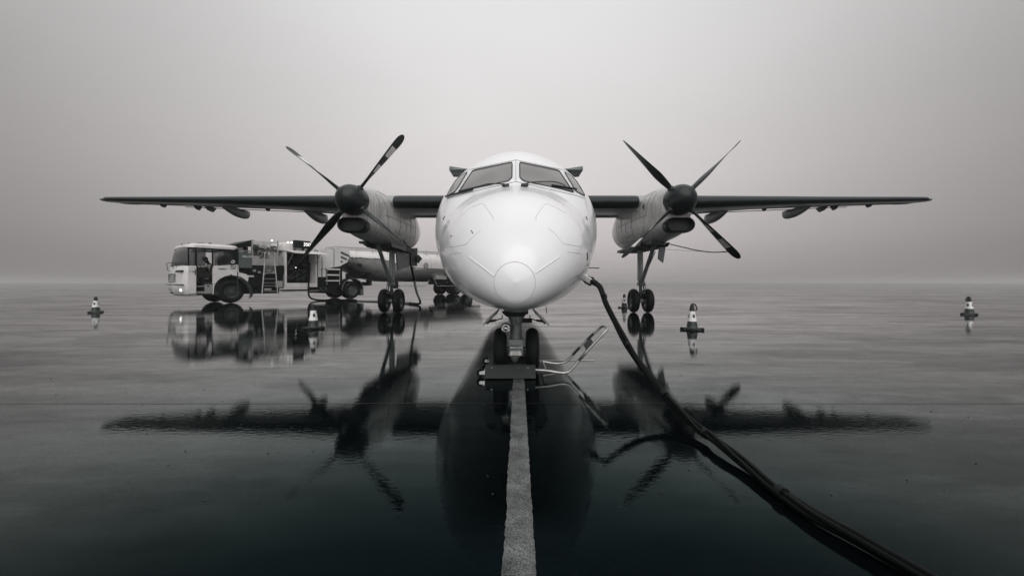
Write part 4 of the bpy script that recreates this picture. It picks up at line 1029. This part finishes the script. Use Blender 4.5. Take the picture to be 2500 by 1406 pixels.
b = MB(); b.tube([(t0+.12, 0, 1.9), (t0+.14, -.55, zt_-.1)], .014, 6); b.tube([(t1-.12, 0, 1.9), (t1-.12, -.55, zt_-.1)], .014, 6); b.build('gas_strut', M['rail'], TR)
b = MB(); tbox(b, 776, 626, 796, 676, .02, .9); pn = b.build('side_panel', M['twhite'], TR, bevel=.012)
b = MB(); tbox(b, 778, 650, 785, 656, .005, .03); b.build('panel_latch', M['tgrey'], pn)
b = MB(); tbox(b, 775, 677, 797, 712, .15, .9); tbox(b, 700, 706, 797, 711, .1, .8); tbox(b, 797, 690, 832, 716, .35, 1.9); b.build('underside_tray', M['tdark'], TR)
b = MB()
for x in (782, 795): t_, z_ = T(x, 706); b.lathe([(.10, -.3), (.12, -.2), (.12, .3)], 14, (t_, .25, z_), 'y')
b.build('air_tank', M['dark'], TR)
b = MB(); b.tube([t3(690, 712, .02), t3(790, 709, .02)], .02, 6)
b.tube([t3(798, 655, .0), t3(798, 695, .0)], .02, 6); b.tube([t3(830, 655, .0), t3(829, 695, .0)], .02, 6)
b.build('side_rail', M['rail'], TR)
for y in (656, 670, 684):
    b = MB(); tbox(b, 799, y, 830, y+2.6, 0, .35); b.build('step', M['twhite'], TR)
b = MB(); tbox(b, 797, 652, 846, 700, .45, 1.9); b.build('dark_backing_box', M['tdark'], TR)  # dark box added behind the steps to block sky under the tank
for px_, y0, y1 in ((775.5, 612, 705), (786, 628, 675), (815, 609, 652), (741, 597, 612), (720, 606, 613)):
    b = MB(); tbox(b, px_-.5, y0, px_+.5, y1, -.022, .14 if px_ < 750 else .03); b.build('panel_gap', M['tdark'], TR)
b = MB()
for i in range(7):
    p = t3(622+8*i, 640, .03); b.tube([p, p+Vector((.02, .3, -.35))], .02, 6)
for i in range(5): b.box(*(lambda q: (q.x, q.x+.12, .10, .22, q.z, q.z+.10))(t3(620+12*i, 663+4*(i % 3), 0)))
b.build('hydraulic_line', M['rail'], TR)
b = MB(); b.lathe([(.13, -.06), (.15, -.05), (.15, .05), (.13, .06)], 20, tuple(t3(626, 606, .1)), 'y'); b.lathe([(.05, -.09), (.05, .09)], 12, tuple(t3(626, 606, .1)), 'y'); b.build('hose_reel', M['dark'], TR)
# rear wheel mudguard of the tractor
b = MB(); pts = [(6.05+.66*math.cos(R(a)), .0, .54+.64*math.sin(R(a))) for a in range(184, -14, -8)]; b.loft([pts, [(p[0], .64, p[2]) for p in pts]], False, False, closed=False); b.build('mudguard', M['tdark'], TR, solid=.03)
b = MB(); b.tube([(p[0], -.01, p[2]) for p in pts], .02, 6); b.box(6.58, 6.74, .0, .6, .18, .55); b.build('mudguard_edge', M['tgrey'], TR)
b = MB(); tbox(b, 900, 664, 913, 678, .2, .5); tbox(b, 908, 682, 915, 697, .3, .6); tbox(b, 880, 668, 925, 680, .6, 1.6); b.build('coupling', M['tdark'], TR)
# trailer tank
TTz = pchip([4.0, 5.82, 8.9, 12, 18.6], [2.86, 2.88, 2.98, 3.06, 3.12]); TBz = pchip([4.0, 5.3, 6.1, 7.3, 8.6, 9.6, 12, 16, 18.6], [1.93, 1.90, 1.74, 1.28, 1.0, .98, 1.13, 1.22, 1.5])
SZ = pchip([4.0, 5.8, 7.8, 8.0, 10.2, 10.5, 18.6], [2.42, 2.42, 2.42, 2.40, 1.98, 1.94, 1.94])
b = MB(); rings = []
ts = [4.3+.2*i for i in range(72)]; n_ = 48
for t_ in ts:
    zt, zb = TTz(t_), TBz(t_); e_ = 1.0
    if t_ > 17.6: e_ = math.sqrt(max(.05, 1-((t_-17.6)/1.05)**2))
    zc = (zt+zb)/2; ring = []
    for j in range(n_):
        a = 2*math.pi*j/n_; c, s_ = math.cos(a), math.sin(a)
        ring.append((t_, 1.22+1.2*e_*sgnp(c, .72), zc+(zt-zc)*e_*sgnp(s_, .8)))
    rings.append(ring)
b.loft(rings)
for fi, f in enumerate(b.f[:-2]):
    cz = sum(b.v[i][2] for i in f)/4; ct = sum(b.v[i][0] for i in f)/4
    b.m[fi] = 0 if cz > SZ(ct) else 1
tank = b.build('tank', [M['twhite'], M['tmetal']], TR, angle=50)
b = MB(); b.tube([(t_, .006+.0*t_, SZ(t_)) for t_ in [5.9+.2*i for i in range(60)]], .018, 6); b.build('tank_sill', M['dark'], tank)
b = MB(); tbox(b, 776, 607, 853, 654, .0, .06); ta, za = T(853, 607); tb_, _ = T(853, 650)
# front fairing with diagonal stripes
b = MB(); p = [T(776, 608), T(853, 608), T(853, 626), T(848, 640), T(830, 650), T(800, 655), T(776, 656)]; b.prism(p, -.01, .8, 'y'); ff = b.build('front_fairing', M['twhite'], TR)
b = MB()
for i in range(3):
    y = 613+11*i
    p = [T(831.5, y), T(853 if i == 0 else (848 if i == 1 else 838), y+10.5 if i == 0 else (y+8 if i == 1 else y+3.5)), T(853 if i == 0 else (846 if i == 1 else 836), y+15 if i == 0 else (y+12 if i == 1 else y+5)), T(831.5, y+6)]
    b.prism(p, -.02, -.012, 'y')
b.build('hazard_stripe', M['tgrey'], ff)
b = MB(); tbox(b, 859, 629, 870, 633, -.02, -.0); tx = text_mesh('2031', .09, bold=.02); tx.materials.append(M['conewhite']); b.build('number_patch', M['tdark'], tank)
ta, za = T(864.5, 631); link('lettering', tx, tank, (ta, -.026, za), (R(90), 0, 0))
b = MB(); tbox(b, 874, 644, 883, 650, .0, .03); tbox(b, 851, 648, 857, 651, .0, .03); b.build('recessed_hatch', M['tdark'], tank)
b = MB()
for w_ in (.35, .9):
    b.tube([t3(820, 603, w_)+Vector((0, 0, .05)), (18.2, w_, TTz(17)+.22)], .02, 6); b.tube([t3(820, 606, w_), (18.2, w_, TTz(17)+.1)], .014, 6)
for i in range(12): t_ = 5.4+1.1*i; b.tube([(t_, .35, TTz(t_)-.2), (t_, .35, TTz(t_)+.2)], .018, 6)
b.build('handrail', M['rail'], tank)
for t_ in (7.9, 9.9, 12.2, 14.6):
    b = MB(); zt, zb = TTz(t_), TBz(t_); zc = (zt+zb)/2
    b.tube([(t_, 1.22+1.204*sgnp(math.cos(a), .72), zc+(zt-zc+.003)*sgnp(math.sin(a), .8)) for a in [2*math.pi*j/48 for j in range(49)]], .010, 5, False); b.build('weld_ring', M['tmetal'], tank)
b = MB()
for t_ in (5.3, 8.6, 11.5, 15): b.lathe([(.25, -.1), (.25, .08), (.2, .12)], 20, (t_, 1.2, TTz(t_)+.02))
b.build('tank_lid', M['rail'], tank)
# round emblem on the tank side
ta, za = T(1039.5, 649)
b = MB(); b.cur = 1; b.lathe([(.21, -.002), (.21, .004)], 28, (ta, -.008, za), 'y'); b.cur = 0
for r in (.20, .12): b.tube([(ta+r*math.cos(a), -.016, za+r*math.sin(a)) for a in [2*math.pi*i/28 for i in range(29)]], .014 if r > .15 else .022, 6, False)
b.tube([(ta-.04, -.016, za-.06), (ta+.04, -.016, za+.06)], .014, 6); b.build('emblem', [M['tdark'], M['twhite']], tank)
b = MB(); pts = [t3(1010, 698, .1), t3(1040, 698, .1), t3(1046, 692, .1), t3(1050, 684, .1)]; b.tube([t3(985, 698, .1)]+pts, .018, 6); b.tube([t3(1062, 683, .02), t3(1068, 698, .02), t3(1110, 698, .02)], .022, 6)
b.build('side_guard', M['rail'], TR)
b = MB(); b.box(10.3, 18.2, .5, 1.9, 1.0, 1.2); b.box(9.3, 9.6, .4, .6, .55, 1.0); b.box(12.6, 14.0, .25, .8, .8, 1.15); b.tube([t3(975, 686, .3), t3(976, 698, .3)], .03, 6); b.tube([t3(955, 697, .3), t3(985, 698, .3)], .02, 6)
for t_ in (14.9, 16.2): b.tube([(t_, .3, .52), (t_, 2.0, .52)], .09, 10)
b.build('trailer_frame', M['tdark'], TR)
b = MB(); tbox(b, 1066, 674, 1090, 682, -.02, .4); b.build('valve_box', M['rail'], TR, bevel=.02)

# ------------------------------------------------------------------ driver
PE = thing('person', 'seated worker in dark cap and light vest leaning forward in the truck doorway', 'person', (P0.x+UX*-.5-UY*.45, P0.y+UY*-.5+UX*.45, 0), (0, 0, math.atan2(UY, UX)))
V_ = {'pel': (.05, 0, 1.22, .14), 'wai': (0, 0, 1.40, .125), 'che': (-.10, 0, 1.62, .15), 'nec': (-.22, 0, 1.80, .06), 'hd1': (-.28, 0, 1.88, .085), 'hd2': (-.33, 0, 1.98, .095),
      'ls': (-.14, -.17, 1.70, .065), 'le': (-.22, -.24, 1.45, .045), 'lw': (-.42, -.14, 1.38, .03), 'lh': (-.49, -.12, 1.37, .035),
      'rs': (-.14, .17, 1.70, .065), 're': (-.22, .24, 1.45, .045), 'rw': (-.42, .12, 1.36, .03), 'rh': (-.49, .10, 1.35, .035),
      'lhp': (.02, -.10, 1.20, .10), 'lk': (-.42, -.14, 1.20, .075), 'la': (-.46, -.14, .80, .05), 'lt': (-.62, -.14, .74, .04),
      'rhp': (.02, .10, 1.20, .10), 'rk': (-.42, .14, 1.20, .075), 'ra': (-.44, .14, .80, .05), 'rt': (-.60, .14, .74, .04)}
E_ = [('pel', 'wai'), ('wai', 'che'), ('che', 'nec'), ('nec', 'hd1'), ('hd1', 'hd2'), ('che', 'ls'), ('ls', 'le'), ('le', 'lw'), ('lw', 'lh'), ('che', 'rs'), ('rs', 're'), ('re', 'rw'), ('rw', 'rh'),
      ('pel', 'lhp'), ('lhp', 'lk'), ('lk', 'la'), ('la', 'lt'), ('pel', 'rhp'), ('rhp', 'rk'), ('rk', 'ra'), ('ra', 'rt')]
for h, s_ in (('lh', -1), ('rh', 1)):
    x, y, z, _ = V_[h]
    for k, l in enumerate((.055, .07, .075, .07)):
        V_[h+'f%d' % k] = (x-.035, y-.03+.02*k, z-.01, .010); V_[h+'g%d' % k] = (x-.035-l*.6, y-.03+.02*k, z-.04, .008); E_ += [(h, h+'f%d' % k), (h+'f%d' % k, h+'g%d' % k)]
    V_[h+'th'] = (x-.02, y-.04*s_, z+.02, .010); E_.append((h, h+'th'))
ks = list(V_); me = bpy.data.meshes.new('person_body'); me.from_pydata([V_[k][:3] for k in ks], [(ks.index(a), ks.index(c)) for a, c in E_], [])
me.materials.append(M['navy']); me.materials.append(M['skin'])
bo = link('body', me, PE); mo = bo.modifiers.new('skin', 'SKIN'); mo.use_smooth_shade = True
for i, k in enumerate(ks): me.skin_vertices[0].data[i].radius = (V_[k][3],)*2
me.skin_vertices[0].data[0].use_root = True
sb = bo.modifiers.new('sub', 'SUBSURF'); sb.levels = 1; sb.render_levels = 1
b = MB(); b.loft([[(x0+r*1.02*math.cos(a)*.95, r*1.25*math.sin(a), z+.0*math.cos(a)) for a in [2*math.pi*j/20 for j in range(20)]] for z, x0, r in ((1.30, .03, .155), (1.42, -.0, .15), (1.55, -.07, .165), (1.66, -.12, .175), (1.75, -.17, .13))]); b.build('vest', M['vest'], PE, angle=60)
b = MB(); b.sphere((-.36, 0, 1.955), .085, 14, (1, .85, 1.1)); b.sphere((-.445, 0, 1.94), .016, 8); b.sphere((-.35, -.078, 1.95), .02, 8, (1, .5, 1.3)); b.sphere((-.35, .078, 1.95), .02, 8, (1, .5, 1.3))
for s_ in (-1, 1): b.sphere((-.43, s_*.03, 1.97), .008, 6)
b.build('face', M['skin'], PE)
b = MB(); b.loft([[(-.345+r*math.cos(a), r*.9*math.sin(a), z) for a in [2*math.pi*j/20 for j in range(20)]] for z, r in ((1.97, .105), (2.02, .108), (2.07, .085), (2.10, .04))]); b.add([(-.43, -.07, 1.99), (-.43, .07, 1.99), (-.55, .04, 1.955), (-.55, -.04, 1.955), (-.43, -.07, 2.005), (-.43, .07, 2.005), (-.55, .04, 1.965), (-.55, -.04, 1.965)], [(3, 2, 1, 0), (4, 5, 6, 7), (0, 1, 5, 4), (1, 2, 6, 5), (2, 3, 7, 6), (3, 0, 4, 7)]); b.build('cap', M['navy'], PE)

# ------------------------------------------------------------------ fuel hose
FH = [(-11.03, 20.42, 2.0), (-11.0, 20.3, 1.2), (-10.95, 20.15, .6), (-10.75, 19.9, .2), (-10.3, 19.8, .045), (-9.4, 19.8, .04), (-8.0, 19.3, .04), (-6.6, 18.6, .04), (-5.4, 17.7, .04), (-4.6, 16.7, .04), (-4.1, 16.05, .05), (-3.98, 15.85, .16), (-4.02, 15.4, .6), (-4.0, 14.9, 1.15), (-3.97, 14.45, 1.6)]
HO = thing('fuel_hose', 'dark fuel hose on wet ground from truck cabinet up to the left nacelle', 'hose', (-4.1, 16.05, 0), world_children=True)
hp = smooth_path(FH, 8); b = MB(); b.tube(hp, .045, 12); b.build('hose_line', M['cable'], HO, angle=60)
b = MB(); b.tube([Vector(p)+Vector((0, 0, .006)) for p in hp[48:72]], .047, 12); b.tube(hp[90:103], .047, 12); b.build('hose_sleeve', M['hosel'], HO, angle=60)
b = MB()
for i in range(58, 80): b.tube([hp[i]+Vector((-.03, 0, 0)), hp[i]+Vector((.03, 0, 0))], .058, 10)
b.build('hose_guard_coil', M['dark'], HO)
b = MB(); b.tube([hp[-1], hp[-1]+Vector((0, 0, .12))], .07, 14); b.build('nozzle', M['dark'], HO)

# ------------------------------------------------------------------ thin fog over the whole apron
hm = bpy.data.materials.new('haze'); hm.use_nodes = True; hn = hm.node_tree; hn.nodes.clear()
pv = hn.nodes.new('ShaderNodeVolumePrincipled'); pv.inputs['Color'].default_value = (.87, .855, .85, 1); pv.inputs['Density'].default_value = .0014; pv.inputs['Anisotropy'].default_value = .2
ho = hn.nodes.new('ShaderNodeOutputMaterial'); hn.links.new(pv.outputs[0], ho.inputs['Volume'])
b = MB(); b.box(-2600, 2600, -310, 4600, -1, 9.5); o = b.build('haze', hm); o['kind'] = 'stuff'
